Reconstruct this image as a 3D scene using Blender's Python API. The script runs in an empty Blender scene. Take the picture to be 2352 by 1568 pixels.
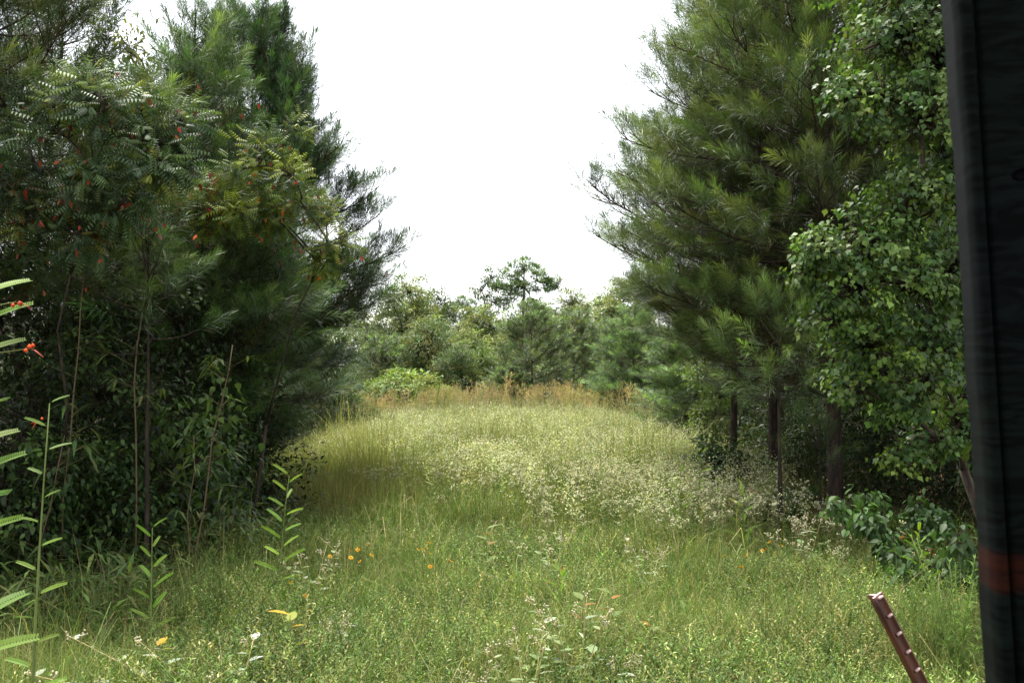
import bpy, math, random
import numpy as np
PI = math.pi
scene = bpy.context.scene
COL = scene.collection
F = 2287.0                      # focal length in the units of a 2352 px wide picture

def X(px, d): return (px - 1176.0) / F * d
def Z(py, d): return 2.0 + (870.0 - py) / F * d
def sstep(a, b, v):
    t = np.clip((np.asarray(v, float) - a) / (b - a), 0, 1)
    return t * t * (3 - 2 * t)

def lf(x, y, s=1.0, k=0.0):
    """smooth noise, about -1..1"""
    x = np.asarray(x, float) / s; y = np.asarray(y, float) / s
    return (np.sin(1.3 * x + 2.1 * y + k) + np.sin(-2.3 * x + 1.1 * y + 1.7 * k + 1)
            + np.sin(3.1 * x + 0.7 * y + 2.3 * k + 2) + np.sin(0.9 * x - 3.7 * y + 0.7 * k)) / 2.6

def gz(x, y):
    x = np.asarray(x, float); y = np.asarray(y, float)
    z = 0.46 * sstep(9, 29, y) - 2.2 * sstep(33, 60, y)
    ax = np.minimum(np.abs(x + 0.2), 6.5)
    z = z - 0.018 * ax ** 2 * sstep(9, 24, y) * (1 - sstep(40, 60, y))
    z = z + 0.05 * lf(x, y, 2.2) * sstep(300, 60, y)
    return z
def g1(x, y): return float(gz(x, y))

# ------------------------------------------------------------------ geometry collector
class G:
    def __init__(s): s.V = []; s.C = []; s.F = {3: [], 4: []}; s.n = 0
    def add(s, V, Fs, C):
        V = np.asarray(V, np.float32).reshape(-1, 3)
        C = np.asarray(C, np.float32)
        if C.ndim == 1: C = np.broadcast_to(C, V.shape)
        for f in Fs:
            f = np.asarray(f, np.int64)
            if f.size: s.F[f.shape[-1]].append(f.reshape(-1, f.shape[-1]) + s.n)
        s.V.append(V); s.C.append(C.reshape(-1, 3)); s.n += len(V)
    def inst(s, T, M, O, C):
        """T=(verts, [faces..], tint or None): copies of a template, all in this one mesh"""
        tv, tf, tw = T
        k = len(O); n = len(tv)
        if k == 0: return
        V = np.einsum('kij,nj->kni', M, tv) + O[:, None, :]
        C = np.broadcast_to(np.asarray(C, float)[:, None, :], (k, n, 3))
        if tw is not None:
            w = tw[None, :, 3:4]
            C = C * (1 - w) + tw[None, :, :3] * w
        off = (np.arange(k) * n)[:, None, None]
        s.add(V.reshape(-1, 3), [(np.asarray(f)[None] + off).reshape(-1, len(f[0])) for f in tf if len(f)], C.reshape(-1, 3))
    def tube(s, pts, r0, r1, col, sides=5):
        pts = np.asarray(pts, float); n = len(pts)
        d = np.gradient(pts, axis=0); d /= np.linalg.norm(d, axis=1)[:, None] + 1e-9
        up = np.array([0.31, 0.17, 0.93]); 
        if abs(d[0] @ up) > 0.9: up = np.array([0.95, 0.2, 0.1])
        a = np.cross(d, up); a /= np.linalg.norm(a, axis=1)[:, None] + 1e-9
        b = np.cross(d, a)
        r = np.linspace(r0, r1, n) if np.ndim(r0) == 0 else np.asarray(r0)
        th = np.arange(sides) / sides * 2 * PI
        V = pts[:, None] + r[:, None, None] * (np.cos(th)[None, :, None] * a[:, None] + np.sin(th)[None, :, None] * b[:, None])
        i = np.arange(n - 1)[:, None] * sides; j = np.arange(sides)[None]; j2 = (j + 1) % sides
        q = np.stack([i + j, i + j2, i + sides + j2, i + sides + j], -1).reshape(-1, 4)
        s.add(V.reshape(-1, 3), [q], col)
        cap = np.arange(1, sides - 1)
        s.F[3].append(np.stack([np.zeros_like(cap), cap + 1, cap], -1) + s.n - n * sides)
        s.F[3].append(np.stack([np.zeros_like(cap), cap, cap + 1], -1) + s.n - sides)
    def template(s, tint=None):
        V = np.concatenate(s.V); C = np.concatenate(s.C)
        fs = [np.concatenate(s.F[k]) for k in (3, 4) if s.F[k]]
        return V, fs, C
    def mesh(s, name, mat, smooth=False):
        V = np.concatenate(s.V); C = np.concatenate(s.C)
        me = bpy.data.meshes.new(name)
        f3 = np.concatenate(s.F[3]) if s.F[3] else np.zeros((0, 3), int)
        f4 = np.concatenate(s.F[4]) if s.F[4] else np.zeros((0, 4), int)
        loops = np.concatenate([f3.ravel(), f4.ravel()]).astype(np.int32)
        tot = np.concatenate([np.full(len(f3), 3), np.full(len(f4), 4)]).astype(np.int32)
        st = np.concatenate([[0], np.cumsum(tot)[:-1]]).astype(np.int32)
        me.vertices.add(len(V)); me.vertices.foreach_set('co', V.astype(np.float32).ravel())
        me.loops.add(len(loops)); me.loops.foreach_set('vertex_index', loops)
        me.polygons.add(len(tot)); me.polygons.foreach_set('loop_start', st); me.polygons.foreach_set('loop_total', tot)
        if smooth: me.polygons.foreach_set('use_smooth', np.ones(len(tot), bool))
        ca = me.color_attributes.new('Col', 'FLOAT_COLOR', 'POINT')
        ca.data.foreach_set('color', np.concatenate([C, np.ones((len(C), 1))], 1).astype(np.float32).ravel())
        me.update(); me.materials.append(mat)
        return me

def frames(d, n):
    """matrices whose Y axis is d and whose Z axis is as near n as can be"""
    d = d / (np.linalg.norm(d, axis=-1, keepdims=True) + 1e-9)
    x = np.cross(d, n); x /= np.linalg.norm(x, axis=-1, keepdims=True) + 1e-9
    z = np.cross(x, d)
    return np.stack([x, d, z], -1)
def rotz(a, tilt=None, taz=None):
    c, s = np.cos(a), np.sin(a); o = np.zeros_like(a); i = np.ones_like(a)
    R = np.stack([np.stack([c, -s, o], -1), np.stack([s, c, o], -1), np.stack([o, o, i], -1)], -2)
    if tilt is not None:
        ct, stt = np.cos(tilt), np.sin(tilt)
        T = np.stack([np.stack([i, o, o], -1), np.stack([o, ct, -stt], -1), np.stack([o, stt, ct], -1)], -2)
        c, s = np.cos(taz), np.sin(taz)
        A = np.stack([np.stack([c, -s, o], -1), np.stack([s, c, o], -1), np.stack([o, o, i], -1)], -2)
        R = A @ T @ np.swapaxes(A, -1, -2) @ R
    return R
def unit(v): return v / (np.linalg.norm(v, axis=-1, keepdims=True) + 1e-9)
def rdir(rng, k): return unit(rng.normal(size=(k, 3)))
def mixc(rng, k, cols, var=0.18, w=None):
    cols = np.asarray(cols, float)
    idx = rng.choice(len(cols), k, p=w)
    j = rng.choice(len(cols), k, p=w); t = rng.random((k, 1)) * 0.5
    c = cols[idx] * (1 - t) + cols[j] * t
    return c * np.exp(rng.normal(0, var, (k, 1))) * np.exp(rng.normal(0, 0.05, (k, 3)))

# ------------------------------------------------------------------ leaf templates (Y = length 1, X = width, Z = face)
def leaf(pairs, fold=0.06, droop=0.0, tipz=-0.05):
    """pairs: (y, halfwidth) along the leaf; halves folded along the midrib"""
    ys = [p[0] for p in pairs]; ws = [p[1] for p in pairs]
    mid = [(0, y, -droop * y * y) for y in ys]
    L = [(-w, y, -droop * y * y + fold * w / max(ws)) for y, w in pairs]
    R = [(w, y, -droop * y * y + fold * w / max(ws)) for y, w in pairs]
    V = mid + L + R; n = len(pairs); q = []; t = []
    for i in range(n - 1):
        for b in (n, 2 * n):
            a0, a1, c1, c0 = i, i + 1, b + i + 1, b + i
            f = (a0, a1, c1, c0) if b == n else (a0, c0, c1, a1)
            q.append(f)
    return np.array(V, float), [np.array(q)], None
KITE = (np.array([(0, 0, 0), (.16, .4, .02), (0, 1, -.12), (-.16, .4, .02)], float), [np.array([(0, 1, 2, 3)])], None)
LANCE = (np.array([(0, 0, 0), (.075, .35, .03), (0, 1, -.16), (-.075, .35, .03)], float), [np.array([(0, 1, 2, 3)])], None)
OVATE = leaf([(0, .03), (.25, .25), (.6, .22), (1, .01)], .05, .12)
RHOMB = leaf([(0, .04), (.22, .34), (.42, .46), (.75, .14), (1.05, .01)], .07, .1)
HEART = leaf([(-.08, .12), (.12, .42), (.4, .36), (1, .01)], .06, .15)
NEEDLE = (np.array([(0, 0, 0), (.5, .55, .0), (0, 1, -.11), (-.5, .55, .0)], float), [np.array([(0, 1, 2, 3)])], None)

def pinnate(n, leaflet, ll, ang, droop, curl, rachis=0.006, alt=False, wid=1.0):
    """a compound leaf of n leaflet pairs, length 1 along Y, curling down"""
    g = G(); tv, tf, _ = leaflet
    ts = np.linspace(.16, 1, n)
    def P(t): return np.array([0, t, -curl * t * t])
    g.tube([P(t) for t in np.linspace(0, 1, 6)], rachis, rachis * .4, (1, 1, 1), 3)
    for t in ts:
        for sd in (-1, 1):
            d = np.array([[sd * math.sin(ang), math.cos(ang), -droop]])
            M = frames(d, np.array([[0.0, 0.25, 1.0]])) * (ll * (1 - .35 * abs(2 * t - 1.1) ** 2))
            M[:, :, 0] *= wid
            g.inst((tv, tf, None), M, P(t)[None], np.ones((1, 3)))
    V, fs, _ = g.template()
    return V, fs, None

# ------------------------------------------------------------------ materials
def nt(mat):
    mat.use_nodes = True; t = mat.node_tree; t.nodes.clear(); return t, t.nodes.new, t.links.new
def foliage(name, rough=.5, spec=.3, trans=.3, tcol=(1.2, 1.25, .6), var=.25, scale=3.0):
    m = bpy.data.materials.new(name); t, N, Lk = nt(m)
    out = N('ShaderNodeOutputMaterial'); at = N('ShaderNodeAttribute'); at.attribute_name = 'Col'
    geo = N('ShaderNodeTexCoord'); no = N('ShaderNodeTexNoise'); no.inputs['Scale'].default_value = scale
    no.inputs['Detail'].default_value = 2
    Lk(geo.outputs['Object'], no.inputs['Vector'])
    mr = N('ShaderNodeMapRange'); mr.inputs['From Min'].default_value = .3; mr.inputs['From Max'].default_value = .7
    mr.inputs['To Min'].default_value = 1 - var; mr.inputs['To Max'].default_value = 1 + var
    Lk(no.outputs['Fac'], mr.inputs['Value'])
    mu = N('ShaderNodeMix'); mu.data_type = 'RGBA'; mu.blend_type = 'MULTIPLY'; mu.inputs['Factor'].default_value = 1
    Lk(at.outputs['Color'], mu.inputs[6]); Lk(mr.outputs['Result'], mu.inputs[7])
    p = N('ShaderNodeBsdfPrincipled'); p.inputs['Roughness'].default_value = rough
    p.inputs['Specular IOR Level'].default_value = spec
    Lk(mu.outputs[2], p.inputs['Base Color'])
    if trans > 0:
        tr = N('ShaderNodeBsdfTranslucent'); tm = N('ShaderNodeMix'); tm.data_type = 'RGBA'; tm.blend_type = 'MULTIPLY'
        tm.inputs['Factor'].default_value = 1; tm.inputs[7].default_value = (*tcol, 1)
        Lk(mu.outputs[2], tm.inputs[6]); Lk(tm.outputs[2], tr.inputs['Color'])
        mx = N('ShaderNodeMixShader'); mx.inputs['Fac'].default_value = trans
        Lk(p.outputs[0], mx.inputs[1]); Lk(tr.outputs[0], mx.inputs[2]); Lk(mx.outputs[0], out.inputs[0])
    else: Lk(p.outputs[0], out.inputs[0])
    return m
M_grass = foliage('grass_blades', .55, .2, .35, var=.2, scale=.7)
M_needle = foliage('pine_needles', .42, .38, .22, (1.1, 1.2, .7), .22, 1.1)
M_leaf = foliage('broad_leaves', .5, .25, .35, var=.2, scale=1.5)
M_gloss = foliage('glossy_leaves', .48, .28, .3, var=.2, scale=2)
M_flower = foliage('petals', .7, .2, .3, (1, 1, 1), .1)

def bark(name, c1, c2, scale=6):
    m = bpy.data.materials.new(name); t, N, Lk = nt(m)
    out = N('ShaderNodeOutputMaterial'); p = N('ShaderNodeBsdfPrincipled'); p.inputs['Roughness'].default_value = .9
    p.inputs['Specular IOR Level'].default_value = .15
    tc = N('ShaderNodeTexCoord'); mp = N('ShaderNodeMapping'); mp.inputs['Scale'].default_value = (3, 3, .8)
    no = N('ShaderNodeTexVoronoi'); no.inputs['Scale'].default_value = scale
    Lk(tc.outputs['Object'], mp.inputs[0]); Lk(mp.outputs[0], no.inputs['Vector'])
    cr = N('ShaderNodeValToRGB'); cr.color_ramp.elements[0].color = (*c1, 1); cr.color_ramp.elements[1].color = (*c2, 1)
    cr.color_ramp.elements[1].position = .6
    at = N('ShaderNodeAttribute'); at.attribute_name = 'Col'
    mu = N('ShaderNodeMix'); mu.data_type = 'RGBA'; mu.blend_type = 'MULTIPLY'; mu.inputs['Factor'].default_value = 1
    bp = N('ShaderNodeBump'); bp.inputs['Strength'].default_value = .8; bp.inputs['Distance'].default_value = .02
    Lk(no.outputs['Distance'], cr.inputs[0]); Lk(cr.outputs[0], mu.inputs[6]); Lk(at.outputs['Color'], mu.inputs[7])
    Lk(mu.outputs[2], p.inputs['Base Color']); Lk(no.outputs['Distance'], bp.inputs['Height']); Lk(bp.outputs[0], p.inputs['Normal'])
    Lk(p.outputs[0], out.inputs[0]); return m
M_bark = bark('bark', (.085, .058, .042), (.034, .026, .021))
M_stem = foliage('stems', .7, .2, 0, var=.2, scale=8)

# ------------------------------------------------------------------ scene objects
def thing(name, label, cat, loc=(0, 0, 0), rz=0, group=None, scale=1, tilt=(0, 0)):
    o = bpy.data.objects.new(name, None); COL.objects.link(o); o.empty_display_size = .2
    o.location = loc; o.rotation_euler = (tilt[0], tilt[1], rz)
    o.scale = (scale,) * 3 if np.ndim(scale) == 0 else scale
    o['label'] = label; o['category'] = cat
    if group: o['group'] = group
    return o
def part(name, me, parent, loc=None, label=None):
    o = bpy.data.objects.new(name, me); COL.objects.link(o); o.parent = parent
    if loc is not None: o.location = loc
    if label: o['label'] = label
    return o
def solo(name, me, loc=(0, 0, 0), label=None, cat=None, group=None, kind=None, rz=0, scale=1):
    o = bpy.data.objects.new(name, me); COL.objects.link(o); o.location = loc; o.rotation_euler.z = rz; o.scale = (scale,) * 3
    if label: o['label'] = label
    if cat: o['category'] = cat
    if group: o['group'] = group
    if kind: o['kind'] = kind
    return o
def plant(parts, name, label, cat, x, y, rz=0, group=None, scale=1, dz=-.03, tilt=(0, 0)):
    t = thing(name, label, cat, (x, y, g1(x, y) + dz), rz, group, scale, tilt)
    for pn, me in parts: part(pn, me, t)
    return t

# ------------------------------------------------------------------ pines
BRK = np.array([1.0, 1.0, 1.0])
def pine(seed, H, cb, R, nn=110, nlen=.18, nw=.0035, whorl=.5, nb=5, brown=.06, spread=1.0, side=.22, top=.85, dead=True, tuft=.46,
         pal=((.082, .128, .034), (.120, .170, .046), (.060, .098, .030), (.150, .195, .058)), tr=.0098, sub=True, flat=0.0):
    rng = np.random.default_rng(seed); T = G()
    k = 12; zz = np.linspace(-.15, H, k)
    wob = np.cumsum(rng.normal(0, .012 * H / k, (k, 2)), 0); wob -= wob[1]
    tp = np.column_stack([wob, zz])
    T.tube(tp, np.maximum(tr * H * (1 - zz / H * .97), .008), 0, BRK, 8)
    def tz(z): return np.array([np.interp(z, zz, tp[:, 0]), np.interp(z, zz, tp[:, 1]), z])
    S = []   # shoots: p, dir, length, brownness
    def shoot(p, d, l, old=0.0): S.append((*p, *d, l, old))
    def branch(p0, az, el0, el1, l, r, depth=0):
        n = 7; pts = [p0]; d = None
        azd = rng.normal(0, .18)
        for i in range(n):
            s = (i + .5) / n; el = el0 + (el1 - el0) * s ** 1.4
            a = az + azd * s
            d = np.array([math.cos(a) * math.cos(el), math.sin(a) * math.cos(el), math.sin(el)])
            d = d + rng.normal(0, .05, 3); pts.append(pts[-1] + d * l / n)
        pts = np.array(pts); T.tube(pts, r, r * .25 + .002, BRK, 5 if depth == 0 else 3)
        shoot(pts[-1] - d * .1, d, min(tuft * 1.15, .3 + .2 * l))
        if l > .5 and depth == 0:
            ns = max(2, int(l / side)); sg = 1
            for s in np.linspace(.3, .96, ns):
                sg = -sg; i = s * n; a = int(i); q = pts[a] + (pts[min(a + 1, n)] - pts[a]) * (i - a)
                dd = unit(pts[min(a + 1, n)] - pts[max(a - 1, 0)])
                az2 = math.atan2(dd[1], dd[0]) + sg * rng.uniform(.5, 1.0); el2 = math.asin(np.clip(dd[2], -1, 1))
                l2 = ((1 - s) * l * .55 + .22) * rng.uniform(.7, 1.2)
                branch(q, az2, el2 + rng.normal(0, .15), el2 + .35 + rng.normal(0, .2), l2, r * .45, 1)
                if rng.random() < .55 and sub:
                    branch(q, az2 - sg * .5, el2 + .5, el2 + .8, l2 * .6, r * .3, 1)
        elif l > .55 and depth == 1 and sub:
            for s in (.45, .7):
                q = pts[int(s * n)]; sg = rng.choice((-1, 1))
                branch(q, az + sg * rng.uniform(.5, .9), el0 + .2, el1 + .3, l * .4, r * .5, 2)
        if l > .8 and depth == 0:   # older needles further in
            for s in (.22, .35, .45, .55, .65, .75, .85):
                if rng.random() < .75: shoot(pts[int(s * n)], unit(pts[int(s * n) + 1] - pts[int(s * n)]), .3, 1.0)
    z = cb
    while z < H - .25:
        t = (z - cb) / (H - cb)
        prof = (.6 + .4 * min(1, t / .18)) * (1 - t) ** top + .05
        n_ = nb + (1 if rng.random() < .5 else 0); a0 = rng.random() * 6.28
        for b in range(n_):
            l = R * prof * rng.uniform(.6, 1.15)
            el0 = (-.12 + .75 * t - flat * .3) + rng.normal(0, .12)
            branch(tz(z + rng.uniform(-.12, .12)), a0 + b * 6.283 / n_ + rng.normal(0, .25), el0, el0 + .55 * spread - flat * .3, l, .0062 * l + .004)
        z += whorl * rng.uniform(.75, 1.3) * (1 - .35 * t)
    for b in range(5):
        branch(tz(H - rng.uniform(.2, .6)), b * 1.26, .9, 1.3, rng.uniform(.3, .55), .008, 1)
    shoot(tz(H - .35), (0, 0, 1), .5)
    if dead:                        # bare dead twigs under the crown
        z = max(.5, cb - 1.6)
        while z < cb + .3:
            for b in range(2):
                a = rng.random() * 6.28; l = rng.uniform(.3, .9); p = tz(z)
                T.tube([p, p + np.array([math.cos(a), math.sin(a), .05]) * l * .5, p + np.array([math.cos(a), math.sin(a), -.05]) * l], .008, .002, BRK, 3)
            z += .35
    S = np.array(S); M = len(S)
    P = S[:, 0:3]; D = unit(S[:, 3:6]); Ls = S[:, 6]; old = S[:, 7]
    N = G()
    u = rng.random((M, nn)) ** .8
    hel = rng.normal(size=(M, nn, 3)); hel -= (hel * D[:, None]).sum(-1, keepdims=True) * D[:, None]; hel = unit(hel)
    ang = (1.15 - .75 * u) * rng.uniform(.7, 1.15, (M, nn))
    nd = D[:, None] * np.cos(ang)[..., None] + hel * np.sin(ang)[..., None]
    nd[..., 2] -= .12; nd = unit(nd)
    pos = P[:, None] + D[:, None] * (u * Ls[:, None])[..., None]
    ln = nlen * rng.uniform(.75, 1.15, (M, nn)) * (1 - .25 * u)
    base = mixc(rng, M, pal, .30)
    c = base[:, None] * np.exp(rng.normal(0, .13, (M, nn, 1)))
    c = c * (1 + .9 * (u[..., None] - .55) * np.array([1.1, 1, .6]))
    isb = (rng.random((M, nn)) < brown * .4) | ((old[:, None] > 0) & (rng.random((M, nn)) < brown * 5))
    c = np.where(isb[..., None], np.array([.15, .085, .04]) * rng.uniform(.7, 1.3, (M, nn, 1)), c)
    keep = (rng.random((M, nn)) < np.where(old > 0, .75, 1.0)[:, None]).ravel()
    d2 = nd.reshape(-1, 3)[keep]
    fr = frames(d2, rdir(rng, len(d2)) * .6 + np.array([0, 0, 1.0])) * ln.reshape(-1)[keep][:, None, None]
    fr[:, :, 0] = unit(fr[:, :, 0]) * nw
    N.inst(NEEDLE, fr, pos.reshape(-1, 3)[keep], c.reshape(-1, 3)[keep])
    return [('trunk', T.mesh('pine_trunk', M_bark, True)), ('crown', N.mesh('pine_crown', M_needle))]

# ------------------------------------------------------------------ leafy trees and shrubs
def leafy(seed, lobes, tmpl, size, per, pal, w=None, base=(0, 0, 0), tr=.06, clump=.4, nclump=None, up=.4, out=.6, hang=.2, mat=None,
          var=.2, trunk=True, stems=1, leafmats=None, jit=.35, tilt=.45, bark_c=(1, 1, 1), fill=.25, fork=None):
    """limbs run from the base to each lobe, twigs run from the limb to leaf clumps near the lobe's surface"""
    rng = np.random.default_rng(seed); T = G(); L = G(); base = np.array(base, float)
    ctr = np.mean([l[:3] for l in lobes], 0)
    fork = base + (ctr - base) * np.array([.5, .5, .45]) if fork is None else np.array(fork, float)
    if trunk and stems == 1: T.tube([base - (0, 0, .15), base * .6 + fork * .4 + rng.normal(0, tr, 3), fork], tr, tr * .7, bark_c, 7)
    order = sorted(lobes, key=lambda l: np.linalg.norm(np.array(l[:3]) - fork))
    nodes = [(fork, 0.0)] if (trunk and stems == 1) else [(base + rng.normal(0, .07, 3) * (1, 1, 0), 0.0) for _ in range(stems)]
    for (cx, cy, cz, r) in order:
        c = np.array([cx, cy, cz])
        st, dep = min(nodes, key=lambda nd: np.linalg.norm(nd[0] - c) + .35 * nd[1] + (9 if nd[0][2] > c[2] + .25 * abs(c[2]) + .2 else 0))
        ln = np.linalg.norm(c - st); nodes.append((c, dep + ln))
        mid = st * .45 + c * .55 + np.array([0, 0, .10 * ln]) + rng.normal(0, .05 * ln + .01, 3)
        T.tube([st, st * .7 + mid * .3 + rng.normal(0, .02 * ln, 3), mid, c], tr * (.5 if dep > 0 else .62), tr * .2, bark_c, 5)
        nc = nclump or max(6, int(14 * (r / clump) ** 1.6))
        dr = rdir(rng, nc); dr[:, 2] *= .9
        rad = np.where(rng.random(nc) < fill, rng.uniform(.2, .8, nc), rng.uniform(.75, 1.12, nc))
        q = c + dr * (rad * r)[:, None]
        for p in q: T.tube([c * .6 + mid * .4, (c + p) / 2 + rng.normal(0, .04, 3), p], tr * .14 + .002, .002, bark_c, 3)
        k = per; rr = clump * rng.uniform(.6, 1.2, (nc, 1, 1))
        off = rdir(rng, nc * k).reshape(nc, k, 3) * (rng.random((nc, k, 1)) ** .5) * rr * np.array([1, 1, .65])
        pos = (q[:, None] + off).reshape(-1, 3)
        outd = unit(pos - c)
        d = outd * out + rdir(rng, nc * k) * jit * 1.6 + np.array([0, 0, -hang])
        n = np.array([0, 0, up + .3]) + outd * .45 + rdir(rng, nc * k) * tilt
        cc = mixc(rng, nc, pal, var, w)[:, None] * np.exp(rng.normal(0, .14, (nc, k, 1)))
        M = frames(d, n) * (size * rng.uniform(.6, 1.2, nc * k))[:, None, None]
        L.inst(tmpl, M, pos, cc.reshape(-1, 3))
    return [('trunk', T.mesh('limbs', M_bark, True)), ('crown', L.mesh('leaves', mat or M_leaf))]

# ================================================================== THE SETTING
def build_ground():
    ys = np.concatenate([np.linspace(-30, 0, 12), np.linspace(.6, 60, 160), np.linspace(64, 400, 30)])
    xs = np.concatenate([np.linspace(-300, -26, 20), np.linspace(-24, 24, 97), np.linspace(26, 300, 20)])
    xx, yy = np.meshgrid(xs, ys); V = np.stack([xx, yy, gz(xx, yy)], -1).reshape(-1, 3)
    nx = len(xs); i = np.arange(len(ys) - 1)[:, None] * nx + np.arange(nx - 1)[None]
    q = np.stack([i, i + 1, i + 1 + nx, i + nx], -1).reshape(-1, 4)
    lane = sstep(-6.2, -4.6, V[:, 0] + .5 * lf(V[:, 0], V[:, 1], 1.1)) * sstep(5.6, 4.2, V[:, 0] + .5 * lf(V[:, 0], V[:, 1], 1.2, 2)) * sstep(60, 40, V[:, 1])
    C = lane[:, None] * np.array([.075, .085, .03]) + (1 - lane[:, None]) * np.array([.085, .046, .026])
    g = G(); g.add(V, [q], C)
    m = bpy.data.materials.new('soil_and_litter'); t, N, Lk = nt(m)
    out = N('ShaderNodeOutputMaterial'); p = N('ShaderNodeBsdfPrincipled'); p.inputs['Roughness'].default_value = .95
    p.inputs['Specular IOR Level'].default_value = .1
    at = N('ShaderNodeAttribute'); at.attribute_name = 'Col'; tc = N('ShaderNodeTexCoord')
    n1 = N('ShaderNodeTexNoise'); n1.inputs['Scale'].default_value = 9; n1.inputs['Detail'].default_value = 8; n1.inputs['Roughness'].default_value = .7
    Lk(tc.outputs['Object'], n1.inputs['Vector'])
    cr = N('ShaderNodeValToRGB'); cr.color_ramp.elements[0].position = .35; cr.color_ramp.elements[0].color = (.45, .4, .35, 1)
    cr.color_ramp.elements[1].position = .7; cr.color_ramp.elements[1].color = (1.5, 1.35, 1.2, 1)
    Lk(n1.outputs['Fac'], cr.inputs[0])
    mu = N('ShaderNodeMix'); mu.data_type = 'RGBA'; mu.blend_type = 'MULTIPLY'; mu.inputs['Factor'].default_value = 1
    Lk(at.outputs['Color'], mu.inputs[6]); Lk(cr.outputs[0], mu.inputs[7]); Lk(mu.outputs[2], p.inputs['Base Color'])
    bp = N('ShaderNodeBump'); bp.inputs['Distance'].default_value = .05; Lk(n1.outputs['Fac'], bp.inputs['Height']); Lk(bp.outputs[0], p.inputs['Normal'])
    Lk(p.outputs[0], out.inputs[0])
    solo('ground', g.mesh('ground', m, True), kind='structure')
build_ground()

# ------------------------------------------------------------------ grass and herbs (stuff)
def lane_l(y): return -4.3 + .55 * sstep(11.5, 8.5, y) - .9 * sstep(17, 23, y) + 0.35 * np.sin(y * .7) + .25 * np.sin(y * 1.9 + 1)
def lane_r(y): return 4.7 + 0.3 * np.sin(y * .6 + 2) + .25 * np.sin(y * 1.7)
def sample(rng, n, y0, y1, pw, soft=.6, pad=0.0):
    u = rng.random(n)
    if abs(pw - 1) < 1e-6: y = y0 * (y1 / y0) ** u
    else: y = (y0 ** (1 - pw) + u * (y1 ** (1 - pw) - y0 ** (1 - pw))) ** (1 / (1 - pw))
    a = lane_l(y) - pad; b = lane_r(y) + pad
    h = .56 * y + 1.0
    x = rng.uniform(-1, 1, n) * h
    e = rng.normal(0, soft, n)
    ok = (x > a + e) & (x < b + e)
    return x[ok], y[ok]
def blades(g, rng, x, y, h, w, cols, bend=.35, z0=None):
    k = len(x); z = gz(x, y) if z0 is None else z0
    az = rng.random(k) * 6.283; ld = np.stack([np.cos(az), np.sin(az), np.zeros(k)], -1)
    wd = np.stack([-np.sin(az), np.cos(az), np.zeros(k)], -1)
    tw = rng.random(k) * 6.283; wd = wd * np.cos(tw)[:, None] * .6 + ld * np.sin(tw)[:, None] * .6 + wd * .4
    wd = unit(wd)
    b = bend * rng.random(k) ** 1.2
    o = np.stack([x, y, z - .02], -1); w = w[:, None] if np.ndim(w) else w
    hh = h[:, None]; up = np.array([0, 0, 1.0])
    m = o + up * hh * .55 + ld * hh * (b * .35)[:, None]
    tip = o + up * (hh * (1 - .5 * b[:, None])) + ld * hh * (b * 1.25)[:, None]
    V = np.stack([o - wd * w * .5, o + wd * w * .5, m - wd * w * .45, m + wd * w * .45, tip], 1)
    off = (np.arange(k) * 5)[:, None]
    g.add(V.reshape(-1, 3), [np.array([[0, 1, 3, 2]]) + off, np.array([[2, 3, 4]]) + off], np.repeat(cols, 5, 0))

GREENS = [(.085, .155, .034), (.145, .205, .048), (.225, .252, .075), (.40, .335, .165)]
def build_grass():
    rng = np.random.default_rng(3); g = G()
    def batch(n, y0, y1, pw, hs, bend, straw, wmul=1.0, wmin=.0032):
        x, y = sample(rng, n, y0, y1, pw)
        k = len(x)
        pat = lf(x, y, 1.3, 1.0); big = lf(x, y, 3.0, 4.0)
        dry = sstep(-1, -3, x) * sstep(12, 15, y) * sstep(27, 21, y) * (.75 + .35 * lf(x, y, .8, 9))
        h = hs * rng.uniform(.35, 1.3, k) * (1 + .42 * pat + .2 * lf(x, y, .45, 7)) * (1 + .5 * sstep(12, 18, y)) * (1 + .3 * dry)
        c = mixc(rng, k, GREENS, .2, [.36, .34, .2 - straw * .3, .1 + straw * .3])
        s = (dry * .75 + .25 * sstep(.1, 1, big))[:, None] * rng.random((k, 1))
        c = c * (1 - s) + np.array([.42, .37, .13]) * s
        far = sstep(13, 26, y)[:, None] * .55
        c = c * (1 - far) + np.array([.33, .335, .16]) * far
        red = (np.exp(-((x + 2.4) ** 2 / .9 + (y - 14.2) ** 2 / .8)) * .35 + .75 * sstep(2.9, 3.9, x + .25 * lf(x, y, .9)) * sstep(9.0, 10.5, y) * sstep(16, 14, y))
        red = np.clip(red, 0, .9)[:, None] * (rng.random((k, 1)) < .75)
        c = c * (1 - red) + np.array([.19, .085, .045]) * red
        w = np.maximum(wmin, .00072 * y) * wmul * rng.uniform(.6, 1.3, k)
        blades(g, rng, x, y, h, w, c, bend)
    batch(400000, 4.6, 13.0, 1.0, .21, 1.1, .08)
    batch(60000, 4.6, 13.0, .8, .38, .6, .25, .8)
    batch(16000, 4.6, 14.0, .9, .60, 1.3, .40, .7)
    batch(30000, 4.6, 15.0, .9, .30, 2.2, .62, .8)
    batch(26000, 12.5, 35.0, .5, .62, .5, .35, .6)
    batch(190000, 12.0, 36.0, .6, .36, .55, .12)
    return solo('grass', g.mesh('grass', M_grass), label='long mixed green and straw grass covering the clearing between the pines', cat='grass', kind='stuff')
build_grass()

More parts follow.
